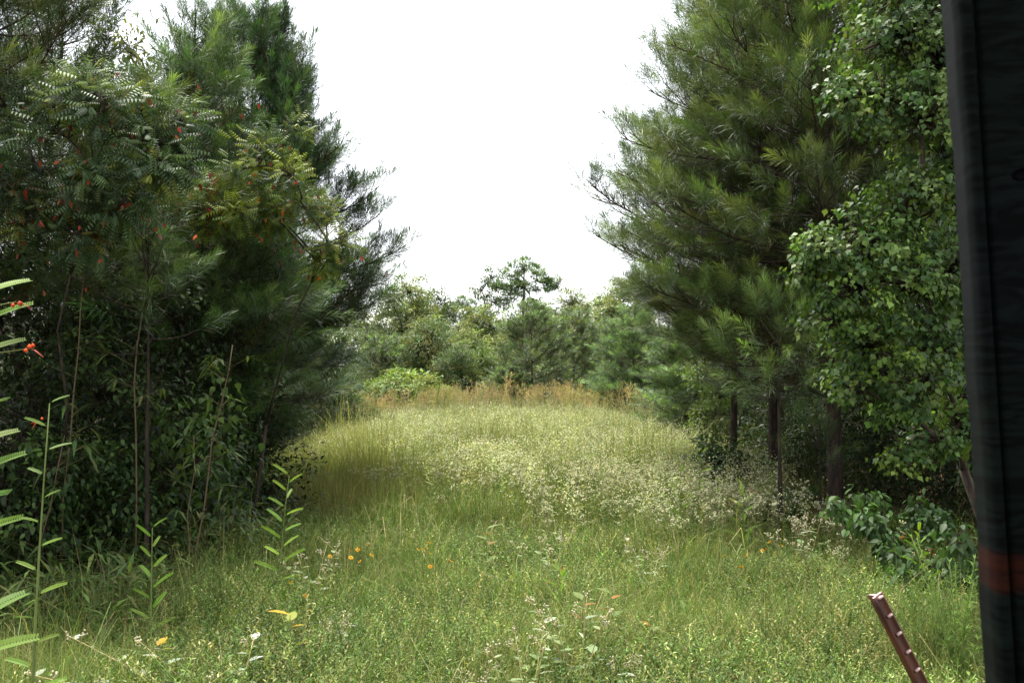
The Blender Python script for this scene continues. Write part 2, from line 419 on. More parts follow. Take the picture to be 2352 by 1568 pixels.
def forb_template(seed, h, nl, ll, wid, splay=.6):
    rng = np.random.default_rng(seed); g = G()
    nst = 2
    for s in range(nst):
        a = rng.random() * 6.28; b = rng.uniform(.15, splay)
        pts = [np.array([math.cos(a) * b * h * t * t, math.sin(a) * b * h * t * t, h * t * (1 - .25 * b * t)]) for t in np.linspace(0, 1, 5)]
        pts = np.array(pts)
        g.tube(pts, .0022, .001, (.75, .75, .6), 3)
        ts = np.linspace(.2, 1, nl); P = np.stack([np.interp(ts, np.linspace(0, 1, 5), pts[:, i]) for i in range(3)], -1)
        az = np.arange(nl) * 2.4 + rng.random(nl)
        d = np.stack([np.cos(az), np.sin(az), .35 + .5 * ts + rng.normal(0, .25, nl)], -1)
        M = frames(d, np.array([0, 0, 1.0]) + rng.normal(0, .3, (nl, 3))) * (ll * rng.uniform(.7, 1.2, nl) * (1.15 - .5 * ts))[:, None, None]
        M[:, :, 0] *= wid
        cc = np.ones((nl, 3)) * rng.uniform(.8, 1.25, (nl, 1))
        g.inst(KITE, M, P, cc)
    return g.template()
def tint_template(g):
    """template whose own colours multiply the copy's colour"""
    return g
def scatter(g, T, x, y, sc, cols, rng, tilt=.2, z=None, tintw=None):
    V, fs, C = T; k = len(x)
    M = rotz(rng.random(k) * 6.283, rng.normal(0, tilt, k), rng.random(k) * 6.283) * sc[:, None, None]
    O = np.stack([x, y, (gz(x, y) if z is None else z) - .02], -1)
    n = len(V)
    VV = np.einsum('kij,nj->kni', M, V) + O[:, None]
    if tintw is None: CC = cols[:, None] * C[None]
    else: CC = cols[:, None] * C[None] * (1 - tintw[None]) + C[None] * tintw[None]
    off = (np.arange(k) * n)[:, None, None]
    g.add(VV.reshape(-1, 3), [(np.asarray(f)[None] + off).reshape(-1, f.shape[-1]) for f in fs], CC.reshape(-1, 3))

def build_forbs():
    rng = np.random.default_rng(5); g = G()
    Ts = [forb_template(i, .30 + .05 * (i % 3), 17, .032, .7 + .2 * (i % 3)) for i in range(6)]
    x, y = sample(rng, 36000, 4.6, 15, .9)
    idx = rng.integers(0, 6, len(x))
    for i in range(6):
        s = idx == i; k = s.sum()
        c = mixc(rng, k, [(.100, .190, .042), (.180, .258, .064), (.070, .130, .036), (.33, .325, .13)], .32)
        scatter(g, Ts[i], x[s], y[s], rng.uniform(.6, 1.25, k) * (1 + .25 * lf(x[s], y[s], 1.2, 3)), c, rng, .3)
    return solo('low_herbs', g.mesh('low_herbs', M_grass), label='fine leaved green herbs growing all through the near grass', cat='ground cover', kind='stuff')
build_forbs()

CREAM = (.64, .62, .43)
def weed_template(seed, h=.68, nl=16, fl=7, fs=.016, silver=True):
    """white flowered weed: one stem, narrow leaves, a branched top of cream flower tufts; returns stem, leaf, flower collectors"""
    rng = np.random.default_rng(seed); S, L, Fl = G(), G(), G()
    lean = rng.normal(0, .12, 2)
    def P(t): return np.array([lean[0] * t * t * h, lean[1] * t * t * h, t * h * .8])
    S.tube([P(t) for t in np.linspace(0, 1, 5)], .0045, .0028, (.26, .22, .12), 4)
    for i, t in enumerate(np.linspace(.22, .98, nl)):
        az = i * 2.4 + rng.random(); d = np.array([[math.cos(az), math.sin(az), .25 + rng.normal(0, .2)]])
        M = frames(d, np.array([[0, 0, 1.0]])) * (.062 * rng.uniform(.7, 1.25) * (1.2 - .55 * t))
        L.inst(LANCE if i % 2 else KITE, M, P(t)[None], mixc(rng, 1, [(.21, .26, .11), (.27, .30, .16), (.18, .25, .08)], .12))
    for b in range(fl):
        az = b * 2.4 + rng.random(); s = rng.uniform(.75, 1.0); l = h * rng.uniform(.18, .32)
        e = P(s) + np.array([math.cos(az) * l * .6, math.sin(az) * l * .6, l * .85])
        S.tube([P(s), (P(s) + e) / 2 + (0, 0, -.01), e], .0022, .0014, (.28, .25, .15), 3)
        for f in range(3):
            d = np.array([[rng.normal(0, 1), rng.normal(0, 1), .3]])
            L.inst(LANCE, frames(d, np.array([[0, 0, 1.0]])) * .04, e[None] - (0, 0, .02), np.array([[.20, .23, .14]]))
        k = 6
        pos = e + rng.normal(0, .014, (k, 3)) * (1, 1, .6)
        for q in pos:
            V = q + fs * .5 * np.array([(1, 0, 0), (0, 1, 0), (-1, 0, 0), (0, -1, 0), (0, 0, 1.0), (0, 0, -.8)])
            Fl.add(V, [np.array([(0, 1, 4), (1, 2, 4), (2, 3, 4), (3, 0, 4), (1, 0, 5), (2, 1, 5), (3, 2, 5), (0, 3, 5)])], np.array(CREAM) * rng.uniform(.75, 1.2))
    return S, L, Fl
def merged(gs):
    g = G()
    for s in gs:
        V, fs, C = s.template(); g.add(V, fs, C)
    return g
def flat_weed(seed, h=.7):
    """the same weed for the distance: fewer, larger faces; third return marks the parts that keep their own colour"""
    rng = np.random.default_rng(seed); g = G()
    for i in range(26):
        t = rng.uniform(.15, .97); az = rng.random() * 6.28
        d = np.array([[math.cos(az), math.sin(az), .5]]); M = frames(d, np.array([[0, 0, 1.0]])) * .072
        g.inst(KITE, M, np.array([[rng.normal(0, .04), rng.normal(0, .04), t * h]]), np.ones((1, 3)) * rng.uniform(.8, 1.2))
    n0 = g.n
    for i in range(10):
        q = np.array([rng.normal(0, .12), rng.normal(0, .11), h * rng.uniform(.78, 1.08)]); s = .0115 * rng.uniform(.7, 1.3)
        V = q + s * np.array([(1, 0, 0), (-.5, .87, 0), (-.5, -.87, 0), (0, 0, 1.2)])
        g.add(V, [np.array([(0, 1, 3), (1, 2, 3), (2, 0, 3), (0, 2, 1)])], np.array(CREAM) * rng.uniform(.75, 1.15))
    w = np.zeros((g.n, 1)); w[n0:] = 1
    return g.template(), w
def weed_p(x, y):
    ys = 15.2 - 1.35 * x
    return sstep(ys - 4.0, ys + 3.5, y) * (.72 + .28 * lf(x, y, 1.6, 5)) * (1 - .45 * sstep(-1.6, -3.2, x) * sstep(24, 20, y)) * sstep(-4.9, -3.9, x)
def build_weeds():
    rng = np.random.default_rng(11); g = G()
    Ts = [flat_weed(i + 40, .62 + .06 * (i % 4)) for i in range(6)]
    x, y = sample(rng, 17000, 11.0, 35, .35, .35)
    ok = (rng.random(len(x)) < weed_p(x, y)) & (x < 3.5 + 1.3 * sstep(13, 17, y)); x, y = x[ok], y[ok]
    idx = rng.integers(0, 6, len(x))
    for i in range(6):
        s = idx == i; k = s.sum()
        c = mixc(rng, k, [(.26, .29, .135), (.33, .34, .17), (.22, .27, .10)], .2)
        scatter(g, Ts[i][0], x[s], y[s], rng.uniform(.75, 1.15, k) * (1 + .12 * lf(x[s], y[s], 1.5, 8)), c, rng, .12, tintw=Ts[i][1])
    return solo('white_wildflowers', g.mesh('white_wildflowers', M_grass), label='dense drift of small cream white wildflowers over the middle of the clearing', cat='wildflowers', kind='stuff')
build_weeds()

def build_brown_grass():
    rng = np.random.default_rng(12); g = G(); t = G()
    Ts = []
    for i in range(5):
        t = G(); h = 1.25
        for b in range(7):
            a = rng.random() * 6.28; l = rng.uniform(.1, .45)
            t.tube([(0, 0, 0), (math.cos(a) * l * .3, math.sin(a) * l * .3, h * .55), (math.cos(a) * l, math.sin(a) * l, h * rng.uniform(.7, .8))], .007, .002, (.9, 1.0, .6), 3)
        for b in range(3):
            a = rng.random() * 6.28; l = rng.uniform(0, .2); hh = h * rng.uniform(.95, 1.15)
            t.tube([(0, 0, 0), (math.cos(a) * l, math.sin(a) * l, hh)], .005, .003, (1, .97, .88), 3)
            for q in range(16):
                p = np.array([[math.cos(a) * l + rng.normal(0, .05), math.sin(a) * l + rng.normal(0, .05), hh - rng.random() * .34]])
                M = frames(np.array([[rng.normal(0, .5), rng.normal(0, .5), 1]]), rdir(rng, 1)) * rng.uniform(.05, .1)
                t.inst(KITE, M, p, np.array([[1.0, .86, .72]]) * rng.uniform(.7, 1.2))
        Ts.append(t.template())
    n = 760
    x = rng.uniform(-8.0, 5.2, n); y = rng.uniform(31.5, 38.5, n)
    keep = rng.random(n) < (.55 + .55 * lf(x, y, 1.5, 2)); x, y = x[keep], y[keep]
    idx = rng.integers(0, 5, len(x))
    for i in range(5):
        s = idx == i; k = s.sum()
        c = mixc(rng, k, [(.29, .25, .155), (.36, .31, .19), (.28, .28, .13)], .15)
        scatter(g, Ts[i], x[s], y[s], rng.uniform(.7, 1.12, k) * (1 + .18 * lf(x[s], y[s], 1.0, 6)), c, rng, .1)
    return solo('tall_brown_grass', g.mesh('tall_brown_grass', M_grass), label='tall seeding brown grass standing along the crest of the clearing', cat='grass', kind='stuff')
build_brown_grass()

# ------------------------------------------------------------------ undergrowth inside the woods (stuff)
def build_undergrowth():
    for side, seed in ((-1, 21), (1, 22)):
        rng = np.random.default_rng(seed); g = G()
        n = 5200
        y = rng.uniform(5.5, 42, n) ; y = 5.5 + (y - 5.5) ** 1.0
        x = side * (rng.uniform(0, 1, n) ** 1.5 * 8 + (5.1 if side > 0 else 5.8 - 1.2 * sstep(19, 13, y)) + .4 * lf(y, y * 0, 1.3, side))
        ok = np.abs(x) < .62 * y + 3; x, y = x[ok], y[ok]
        h = rng.uniform(.15, 1.0, len(x)) ** 1.3 * (1.1 + 1.2 * sstep(5.3, 7.5, np.abs(x)))
        z = gz(x, y) + h
        k = 26
        pos = np.stack([x, y, z], -1)[:, None] + rng.normal(0, .17, (len(x), k, 3))
        pos = pos.reshape(-1, 3); zz = gz(pos[:, 0], pos[:, 1]); pos[:, 2] = np.maximum(pos[:, 2], zz + .02)
        m = len(pos); d = rdir(rng, m) + np.array([0, 0, -.1]); nn = rdir(rng, m) * .6 + np.array([0, 0, .9])
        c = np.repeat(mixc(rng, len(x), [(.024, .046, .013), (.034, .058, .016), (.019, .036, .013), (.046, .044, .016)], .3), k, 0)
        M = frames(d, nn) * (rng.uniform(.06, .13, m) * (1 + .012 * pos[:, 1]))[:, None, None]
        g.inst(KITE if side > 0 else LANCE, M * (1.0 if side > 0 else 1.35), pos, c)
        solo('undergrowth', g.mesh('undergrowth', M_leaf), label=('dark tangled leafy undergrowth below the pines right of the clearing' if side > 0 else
             'dark tangled undergrowth of narrow leaves below the trees left of the clearing'), cat='undergrowth', kind='stuff')
build_undergrowth()

def build_litter():
    rng = np.random.default_rng(31); g = G(); n = 26000
    side = rng.choice((-1, 1), n); y = rng.uniform(6, 22, n)
    x = np.where(side < 0, rng.uniform(-8, -3.0, n), rng.uniform(2.9, 8, n))
    d = rdir(rng, n); d[:, 2] *= .25; nn = rdir(rng, n) * .35 + np.array([0, 0, 1.0])
    pos = np.stack([x, y, gz(x, y) + rng.uniform(.0, .05, n)], -1)
    c = mixc(rng, n, [(.17, .075, .035), (.12, .06, .03), (.22, .11, .05)], .25)
    g.inst(LANCE, frames(d, nn) * rng.uniform(.05, .13, n)[:, None, None], pos, c)
    solo('pine_straw', g.mesh('pine_straw', M_leaf), label='reddish brown fallen needles and leaves along the edges of the woods', cat='litter', kind='stuff')
build_litter()

# ================================================================== PINES
RIGHT = 'pines lining the right of the clearing'; LEFT = 'pines lining the left of the clearing'
p_big = pine(101, 10.8, 2.5, 3.45, nn=115, nlen=.21, nw=.0052, whorl=.46, nb=6)
p_mid = pine(102, 10.0, 2.3, 4.0, nn=105, nlen=.22, nw=.0060, whorl=.44, nb=6, brown=.14)
p_thin = pine(103, 9.0, 3.0, 2.5, nn=110, nlen=.20, nw=.006, whorl=.44, nb=5)
p_left = pine(104, 7.7, 2.3, 3.0, nn=100, nlen=.21, nw=.0072, whorl=.36, nb=7, top=.66, side=.18,
              pal=((.042, .085, .030), (.060, .112, .036), (.033, .066, .027), (.075, .128, .042)))
p_left2 = pine(105, 6.9, 1.4, 2.3, nn=110, nlen=.21, nw=.0056, whorl=.38, nb=6, top=.95, side=.19,
              pal=((.056, .105, .030), (.085, .145, .04), (.042, .08, .028), (.11, .165, .05)))
p_bush = pine(106, 6.6, .25, 2.1, nn=46, nlen=.24, nw=.012, whorl=.40, nb=6, top=.5, dead=False, tuft=.5,
              pal=((.11, .19, .055), (.14, .22, .065), (.085, .15, .05), (.16, .23, .07)))
p_back = pine(107, 9.5, 2.0, 2.8, nn=50, nlen=.24, nw=.010, whorl=.5, nb=6, sub=False, pal=((.034, .07, .022), (.05, .095, .028), (.026, .052, .02)))  # needle colours darkened to deepen the shadow inside the woods

plant(p_big, 'pine_tree', 'tall dense young pine rising out of frame behind the broad leaved tree', 'pine tree', 4.2, 13.0, 0.3, RIGHT)
plant(p_mid, 'pine_tree', 'pine with long low boughs reaching furthest over the field from the right', 'pine tree', 4.35, 16.6, 2.1, RIGHT)
plant(p_thin, 'pine_tree', 'slim pine with a bare dark trunk at the right edge of the white flowers', 'pine tree', 4.35, 19.6, .7, RIGHT, scale=.95)
plant(p_bush, 'pine_tree', 'bushy pine with foliage to the ground, just past the bare trunk right of the field', 'pine tree', 5.5, 28.5, .4, RIGHT, scale=(1.05, 1.05, .66))
plant(p_bush, 'pine_tree', 'rounded bushy pine at the far right corner of the field behind the brown grass', 'pine tree', 4.7, 38.5, 2.4, RIGHT, scale=(1.0, 1.0, .72))
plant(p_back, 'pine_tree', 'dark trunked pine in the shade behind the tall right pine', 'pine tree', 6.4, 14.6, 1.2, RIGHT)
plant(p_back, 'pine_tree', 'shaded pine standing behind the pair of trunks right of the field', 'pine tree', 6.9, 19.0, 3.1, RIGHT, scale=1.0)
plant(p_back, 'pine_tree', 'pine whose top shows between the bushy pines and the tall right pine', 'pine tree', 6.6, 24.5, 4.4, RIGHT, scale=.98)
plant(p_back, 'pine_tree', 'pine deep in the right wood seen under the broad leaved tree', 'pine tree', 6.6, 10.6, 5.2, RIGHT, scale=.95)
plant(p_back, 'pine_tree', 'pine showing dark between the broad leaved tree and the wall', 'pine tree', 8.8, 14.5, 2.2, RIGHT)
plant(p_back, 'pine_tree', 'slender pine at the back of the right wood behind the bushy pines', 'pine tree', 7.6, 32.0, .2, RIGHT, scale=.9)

plant(p_left, 'pine_tree', 'left pine whose long side boughs stand out against the white sky', 'pine tree', -4.25, 16.0, 1.1, LEFT, scale=(.88, .88, 1))
plant(p_left2, 'pine_tree', 'soft full pine in the middle of the left wood with many upright tips', 'pine tree', -4.15, 12.8, 2.7, LEFT)
plant(p_thin, 'pine_tree', 'tall pine leaning its boughs in from the upper left corner', 'pine tree', -5.1, 9.6, 4.0, LEFT, scale=.98)
plant(p_left, 'pine_tree', 'dark pine behind the left row with a reddish trunk at the field edge', 'pine tree', -7.4, 27.5, 3.9, LEFT, scale=.93)
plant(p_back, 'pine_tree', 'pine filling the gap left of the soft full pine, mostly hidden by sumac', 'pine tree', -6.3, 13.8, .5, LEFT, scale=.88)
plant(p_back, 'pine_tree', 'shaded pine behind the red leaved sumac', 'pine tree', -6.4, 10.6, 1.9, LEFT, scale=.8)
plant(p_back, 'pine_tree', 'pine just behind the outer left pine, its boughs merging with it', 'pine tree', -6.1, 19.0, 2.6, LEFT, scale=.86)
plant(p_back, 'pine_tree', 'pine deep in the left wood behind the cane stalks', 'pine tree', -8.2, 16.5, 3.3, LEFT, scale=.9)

# ------------------------------------------------------------------ far trees
FAR = 'trees closing the far end of the clearing'
far_pal = ((.105, .160, .052), (.13, .185, .060), (.08, .128, .046), (.15, .195, .065))
p_fb = pine(120, 6.4, .2, 2.1, nn=40, nlen=.26, nw=.02, whorl=.45, nb=6, top=.42, dead=False, tuft=.5, sub=False, pal=far_pal)
p_fb2 = pine(121, 7.2, .2, 2.2, nn=40, nlen=.26, nw=.02, whorl=.5, nb=6, top=.45, dead=False, tuft=.5, sub=False, pal=far_pal)
def far(parts, name, label, cat, px, d, rz=0, scale=1): return plant(parts, name, label, cat, X(px, d), d, rz, FAR, scale)
TP = [(.16, .235, .085), (.195, .265, .10), (.125, .19, .075)]
tl = [(.1, 0, 12.2, .6), (.8, .1, 11.7, .75), (-.75, .2, 11.7, .75), (-1.2, -.2, 11.1, .75), (1.0, -.1, 11.0, .7), (0, .4, 11.2, .8), (2.3, 0, 11.0, .45), (1.75, .1, 10.75, .4), (-1.9, 0, 10.4, .45),
      (-1.0, .3, 10.3, .65), (-.2, -.3, 10.4, .55), (-1.3, 0, 9.5, .6), (.45, 0, 9.3, .35)]
p_tall = leafy(122, tl, LANCE, .36, 46, TP, tr=.13, clump=.31, nclump=14, up=.5, hang=-.25, out=.7, fork=(0, 0, 10.6), mat=M_needle, var=.16)
far(p_fb, 'pine_tree', 'broad bushy pine at the far end, in front of the tall bare trunked pine', 'pine tree', 1222, 46, .3, (1.12, 1.12, .90))
far(p_fb2, 'pine_tree', 'bushy far pine with brownish boughs between the central one and the right row', 'pine tree', 1318, 50, 1.3, (1.05, 1.05, .88))
far(p_fb, 'pine_tree', 'low bushy pine skirting the left foot of the broad central pine', 'pine tree', 1165, 44, 4.3, (.8, .8, .42))
far(p_fb2, 'pine_tree', 'paler pine rising behind the bushy pines right of centre', 'pine tree', 1390, 56, 2.2, (1.1, 1.1, .92))
far(p_fb2, 'pine_tree', 'far pine with feathery top left of the round vine covered bush', 'pine tree', 1045, 56, 5.0, (1, 1, .74))
far(p_fb, 'pine_tree', 'pale green pine peeping out behind the left wood', 'pine tree', 880, 48, 2.0, (1, 1, .78))
far(p_tall, 'pine_tree', 'tallest far pine with a long bare trunk and flat topped crown against the sky', 'pine tree', 1204, 74, 0, (1.0, 1.0, 1.0))
far(p_tall, 'pine_tree', 'far pine with a small rounded top, left of the tall flat topped pine', 'pine tree', 1064, 78, 2.9, (.85, .85, .80))
far(p_tall, 'pine_tree', 'dark flat boughed pine touching the right of the tall flat topped pine', 'pine tree', 1250, 80, 4.2, (1.1, 1.1, .74))
HARD = [(.13, .175, .06), (.175, .205, .07), (.10, .15, .055), (.20, .21, .075)]
def lobes(seed, n, H, W, r0, low=.35):
    rng = np.random.default_rng(seed); L = []
    for i in range(n):
        t = (i + .5) / n; z = H * (low + (1 - low) * t) - r0 * .6
        rr = W * math.sin(PI * min(1, .25 + .72 * t)) ** .8; a = i * 2.4 + rng.random()
        L.append((math.cos(a) * rr * rng.uniform(.4, 1), math.sin(a) * rr * rng.uniform(.4, 1), z, r0 * rng.uniform(.7, 1.2)))
    return L
t_hard = leafy(201, lobes(201, 11, 11.5, 2.6, 1.25), KITE, .30, 26, HARD, tr=.14, clump=.55, mat=M_leaf, var=.25)
t_sparse = leafy(202, lobes(202, 10, 12.5, 2.2, .95, .3), KITE, .28, 15, [(.09, .125, .05), (.11, .14, .05), (.075, .11, .05)], tr=.12, clump=.5, var=.2, fill=.1)
t_round = leafy(203, lobes(203, 9, 6.5, 1.7, 1.0, .15), KITE, .2, 30, [(.075, .125, .042), (.10, .15, .05), (.15, .15, .05), (.06, .105, .042)], tr=.09, clump=.42, var=.25)
t_shrub = leafy(204, lobes(204, 9, 2.6, 1.5, .7, .1), KITE, .17, 30, [(.13, .20, .04), (.16, .23, .05), (.10, .16, .035), (.2, .2, .06)], tr=.03, clump=.34, var=.2, stems=5)
far(t_hard, 'hardwood_tree', 'large yellowish green hardwood at the far left of the clearing end', 'tree', 925, 68, .3, (1.05, 1.05, .93))
far(t_hard, 'hardwood_tree', 'yellow tinged hardwood below the thin topped tree, left of centre', 'tree', 985, 62, 2.1, (.8, .8, .66))
far(t_hard, 'hardwood_tree', 'yellow green hardwood behind the bushy pines right of the tall pine', 'tree', 1325, 74, 4.0, (1.0, 1.0, .90))
far(t_hard, 'hardwood_tree', 'hardwood with twiggy pale top beside the right row of pines', 'tree', 1395, 70, 1.0, (1.0, 1.0, .88))
far(t_hard, 'hardwood_tree', 'olive hardwood filling the middle below the tall pine', 'tree', 1110, 66, 3.2, (.95, .95, .74))
far(t_sparse, 'hardwood_tree', 'thin see through tree with scattered leaves left of the small rounded pine', 'tree', 1015, 72, .6, (1, 1, .84))
far(t_sparse, 'hardwood_tree', 'narrow sparse tree right beside the tall flat topped pine', 'tree', 1122, 75, 2.6, (.85, .85, 1.0))
far(t_sparse, 'hardwood_tree', 'grey green hardwood hugging the edge of the left wood', 'tree', 885, 64, 4.6, (1, 1, .80))
far(t_round, 'hardwood_tree', 'dark rounded tree with orange tints left of the vine covered bush', 'tree', 985, 50, .4, 1.0)
far(t_round, 'hardwood_tree', 'dusky green rounded tree beside the left wood above the bright shrub', 'tree', 915, 52, 3.4, .93)
far(t_round, 'hardwood_tree', 'small dark tree between the bright shrub and the central pines', 'tree', 1050, 47, 5.4, .68)
far(t_hard, 'hardwood_tree', 'pale hardwood closing the gap between the sparse tree and the large yellowish one', 'tree', 965, 80, 5.1, (1, 1, .95))
far(t_hard, 'hardwood_tree', 'light green hardwood low behind the round vine covered bush', 'tree', 1075, 60, 1.7, (.8, .8, .58))
far(t_hard, 'hardwood_tree', 'light green hardwood at the far right corner above the rounded bushy pine', 'tree', 1450, 66, 2.9, (1, 1, .9))
far(t_shrub, 'shrub', 'bright yellow green shrub mound at the left end of the brown grass', 'shrub', 925, 42, .2, (1.5, 1.3, 1.05))
far(t_shrub, 'shrub', 'small light green shrub right of the bright mound', 'shrub', 1030, 43, 2.5, .75)
t_vine = leafy(205, [(-.9, 0, 1.6, .5), (-.6, 0, 2.6, .6), (0, 0, 3.1, .65), (.6, 0, 2.6, .6), (.9, 0, 1.7, .5), (.8, .1, .9, .5), (-.9, .1, .8, .5)], KITE, .16, 30,
               [(.10, .155, .04), (.13, .18, .05), (.08, .13, .04)], tr=.05, clump=.36, stems=4)
far(t_vine, 'vine_covered_bush', 'arched bush smothered in vines left of the central pines', 'bush', 1102, 49, 0, (1.2, 1.2, 1.22))

def build_distant():
    rng = np.random.default_rng(41); g = G(); n = 7000
    x = rng.uniform(-75, 75, n); y = rng.uniform(88, 104, n)
    top = 8.6 + 1.4 * lf(x, x * 0, 3.2, 1) + .8 * lf(x, y, 1.3, 2)
    z = gz(x, y) + rng.random(n) ** .7 * top
    k = 34; pos = (np.stack([x, y, z], -1)[:, None] + rng.normal(0, .5, (n, k, 3))).reshape(-1, 3); m = len(pos)
    c = np.repeat(mixc(rng, n, [(.11, .155, .065), (.14, .18, .07), (.09, .135, .062), (.16, .18, .075)], .2), k, 0)
    g.inst(KITE, frames(rdir(rng, m), rdir(rng, m) + np.array([0, 0, .8])) * rng.uniform(.3, .55, m)[:, None, None], pos, c)
    solo('distant_wood', g.mesh('distant_wood', M_leaf), label='continuous mass of far off woodland behind the end of the clearing', cat='woodland', kind='stuff')
build_distant()

# ================================================================== RIGHT SIDE
def local(lo, x, y): 
    z = g1(x, y); return [(a - x, b - y, c - z, r) for a, b, c, r in lo]
TAL = [(.050, .102, .023), (.080, .142, .028), (.034, .072, .020), (.135, .20, .038)]
tx, ty = 3.95, 7.8
def L7(px, py, d, r): return (X(px, d), d, Z(py, d), r)
tal_l = local([L7(2060, 60, 7.2, .42), L7(2180, 120, 7.3, .55), L7(2020, 200, 6.9, .28), L7(2120, 250, 7.0, .34), L7(1945, 215, 6.8, .14), L7(2200, 330, 7.4, .4),
               L7(2080, 480, 6.9, .30), L7(1990, 545, 6.8, .28), L7(1890, 560, 6.7, .17), L7(2120, 420, 6.8, .2), L7(1960, 650, 6.8, .30), L7(2100, 640, 7.0, .38),
               L7(1860, 620, 6.8, .13), L7(2000, 780, 6.9, .28), L7(1900, 730, 6.8, .17), L7(2150, 780, 7.1, .30), L7(2120, 870, 6.7, .24), L7(1960, 880, 6.9, .18), L7(2060, 930, 6.8, .15), L7(2200, 600, 7.3, .4),
               L7(2150, 1000, 7.0, .17), L7(2205, 960, 7.2, .2), L7(2060, 1040, 6.9, .11), L7(2230, 0, 7.6, .6), L7(2100, -80, 7.4, .55)], tx, ty)
t_tal = leafy(301, tal_l, RHOMB, .045, 20, TAL, tr=.05, clump=.135, hang=.75, out=.45, up=.35, jit=.4, tilt=.55, mat=M_gloss, var=.2, fill=.3)
plant(t_tal, 'broadleaf_tree', 'leafy tree with small pointed heart shaped leaves beside the dark wooden wall', 'tree', tx, ty)
t_sap = leafy(302, [(0, 0, 1.2, .45), (.3, .2, 1.9, .5), (-.3, -.1, 2.4, .45), (.1, .3, 2.9, .5), (-.1, .2, 3.6, .4)], OVATE, .1, 11,
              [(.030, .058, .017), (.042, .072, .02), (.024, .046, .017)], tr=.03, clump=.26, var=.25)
plant(t_sap, 'sapling', 'dark leafy sapling in the shade between the trunks right of the field', 'sapling', 5.5, 15.2, .4, 'saplings in the right wood')
plant(t_sap, 'sapling', 'dim sapling behind the arching large leaved shrub', 'sapling', 5.4, 11.3, 2.0, 'saplings in the right wood', scale=.9)
plant(t_sap, 'sapling', 'sapling lost in shade next to the dark wall', 'sapling', 5.6, 9.2, 3.4, 'saplings in the right wood', scale=.85)
t_ysap = leafy(303, [(0, 0, 1.0, .5), (.3, 0, 1.7, .5), (-.2, .1, 2.2, .4)], KITE, .13, 20, [(.12, .17, .04), (.15, .19, .045), (.09, .14, .04)], tr=.03, clump=.3)
plant(t_ysap, 'sapling', 'yellow green sapling glowing behind the bare dark trunk', 'sapling', 4.9, 24.5, .4, 'saplings in the right wood')
t_dsh = leafy(304, [(0, 0, .5, .35), (-.3, 0, .75, .3), (.3, .1, .7, .35), (0, .2, .95, .3)], OVATE, .11, 16, [(.05, .09, .035), (.065, .11, .04)], tr=.02, clump=.24, stems=4)
plant(t_dsh, 'shrub', 'dark green shrub at the foot of the bare trunk beside the white flowers', 'shrub', X(1670, 15.5), 15.5, .5, 'shrubs at the right wood edge')
BERRY = [(.040, .082, .022), (.062, .118, .028), (.03, .062, .019)]
def arch(seed, ends, size=.092, base=(0, 0, 0), pal=BERRY, r=.12, per=12):
    """arching canes from one root, each carrying hanging leaves along its outer half"""
    lob = []
    b = np.array(base)
    for e in ends:
        e = np.array(e)
        for t in (.55, .78, 1.0):
            q = b + (e - b) * t; q[2] = b[2] + (e[2] - b[2]) * (1 - (1 - t) ** 2.2)
            lob.append((*q, r * (1.1 - .35 * t)))
    return leafy(seed, lob, OVATE, size, per, pal, tr=.018, clump=.16, hang=.7, out=.5, stems=3, nclump=4, mat=M_leaf, var=.18, base=base)
bx, by = X(2040, 9.2), 9.2
bz = g1(bx, by)
def rel(px, py, d): return (X(px, d) - bx, d - by, Z(py, d) - bz)
t_ber = arch(305, [rel(1850, 1120, 9.0), rel(1900, 1150, 8.8), rel(1960, 1170, 8.7), rel(1990, 1230, 8.6), rel(2080, 1120, 9.4), rel(2140, 1160, 9.0), rel(1930, 1100, 9.3)])
plant(t_ber, 'shrub', 'arching large leaved shrub leaning out of the shade towards the grass', 'shrub', bx + .15, by, 0, 'shrubs at the right wood edge', scale=.9)
t_ber2 = arch(306, [(-.5, -.3, .5), (.1, -.5, .55), (.5, -.2, .6), (-.2, .2, .8), (.3, .3, .85)], r=.17)
plant(t_ber2, 'shrub', 'low broad leaved shrub behind the feathery green weed', 'shrub', X(2090, 8.4), 8.4, 1.0, 'shrubs at the right wood edge', scale=.72)
plant(t_ber2, 'shrub', 'dim broad leaved shrub between the feathery weed and the dark wall', 'shrub', X(2250, 7.6), 7.6, 3.0, 'shrubs at the right wood edge', scale=.95)
plant(t_ber2, 'shrub', 'small leafy shrub on the red brown litter under the right pines', 'shrub', X(1800, 12.5), 12.5, 5.0, 'shrubs at the right wood edge', scale=.75)

# low pine boughs sticking out on the right are part of small understory pines
p_seed = pine(130, 3.1, 2.1, .85, nn=110, nlen=.2, nw=.0042, whorl=.26, nb=5, dead=False, tuft=.45,
              pal=((.15, .23, .06), (.17, .25, .07), (.12, .19, .055)), tr=.011)
plant(p_seed, 'young_pine', 'young pine with bright tufted boughs in front of the dark right trunks', 'pine tree', X(1790, 11.6), 11.6, .2, 'small pines in the shade', dz=-.25)
p_seed2 = pine(131, 1.5, .5, .5, nn=110, nlen=.2, nw=.0038, whorl=.4, nb=3, dead=False, tuft=.4,
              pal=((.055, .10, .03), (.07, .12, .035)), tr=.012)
plant(p_seed2, 'young_pine', 'small shaded pine seedling between the right trunks', 'pine tree', X(1880, 12.2), 12.2, .2, 'small pines in the shade')
p_seed3 = pine(132, 3.5, 2.3, .8, nn=110, nlen=.2, nw=.0038, whorl=.3, nb=4, dead=False, tuft=.45,
              pal=((.07, .13, .04), (.085, .15, .045), (.055, .105, .035)), tr=.008)
plant(p_seed3, 'young_pine', 'young pine with drooping dim tufts in the left shade above the cane', 'pine tree', X(340, 9.0), 9.0, .9, 'small pines in the shade')

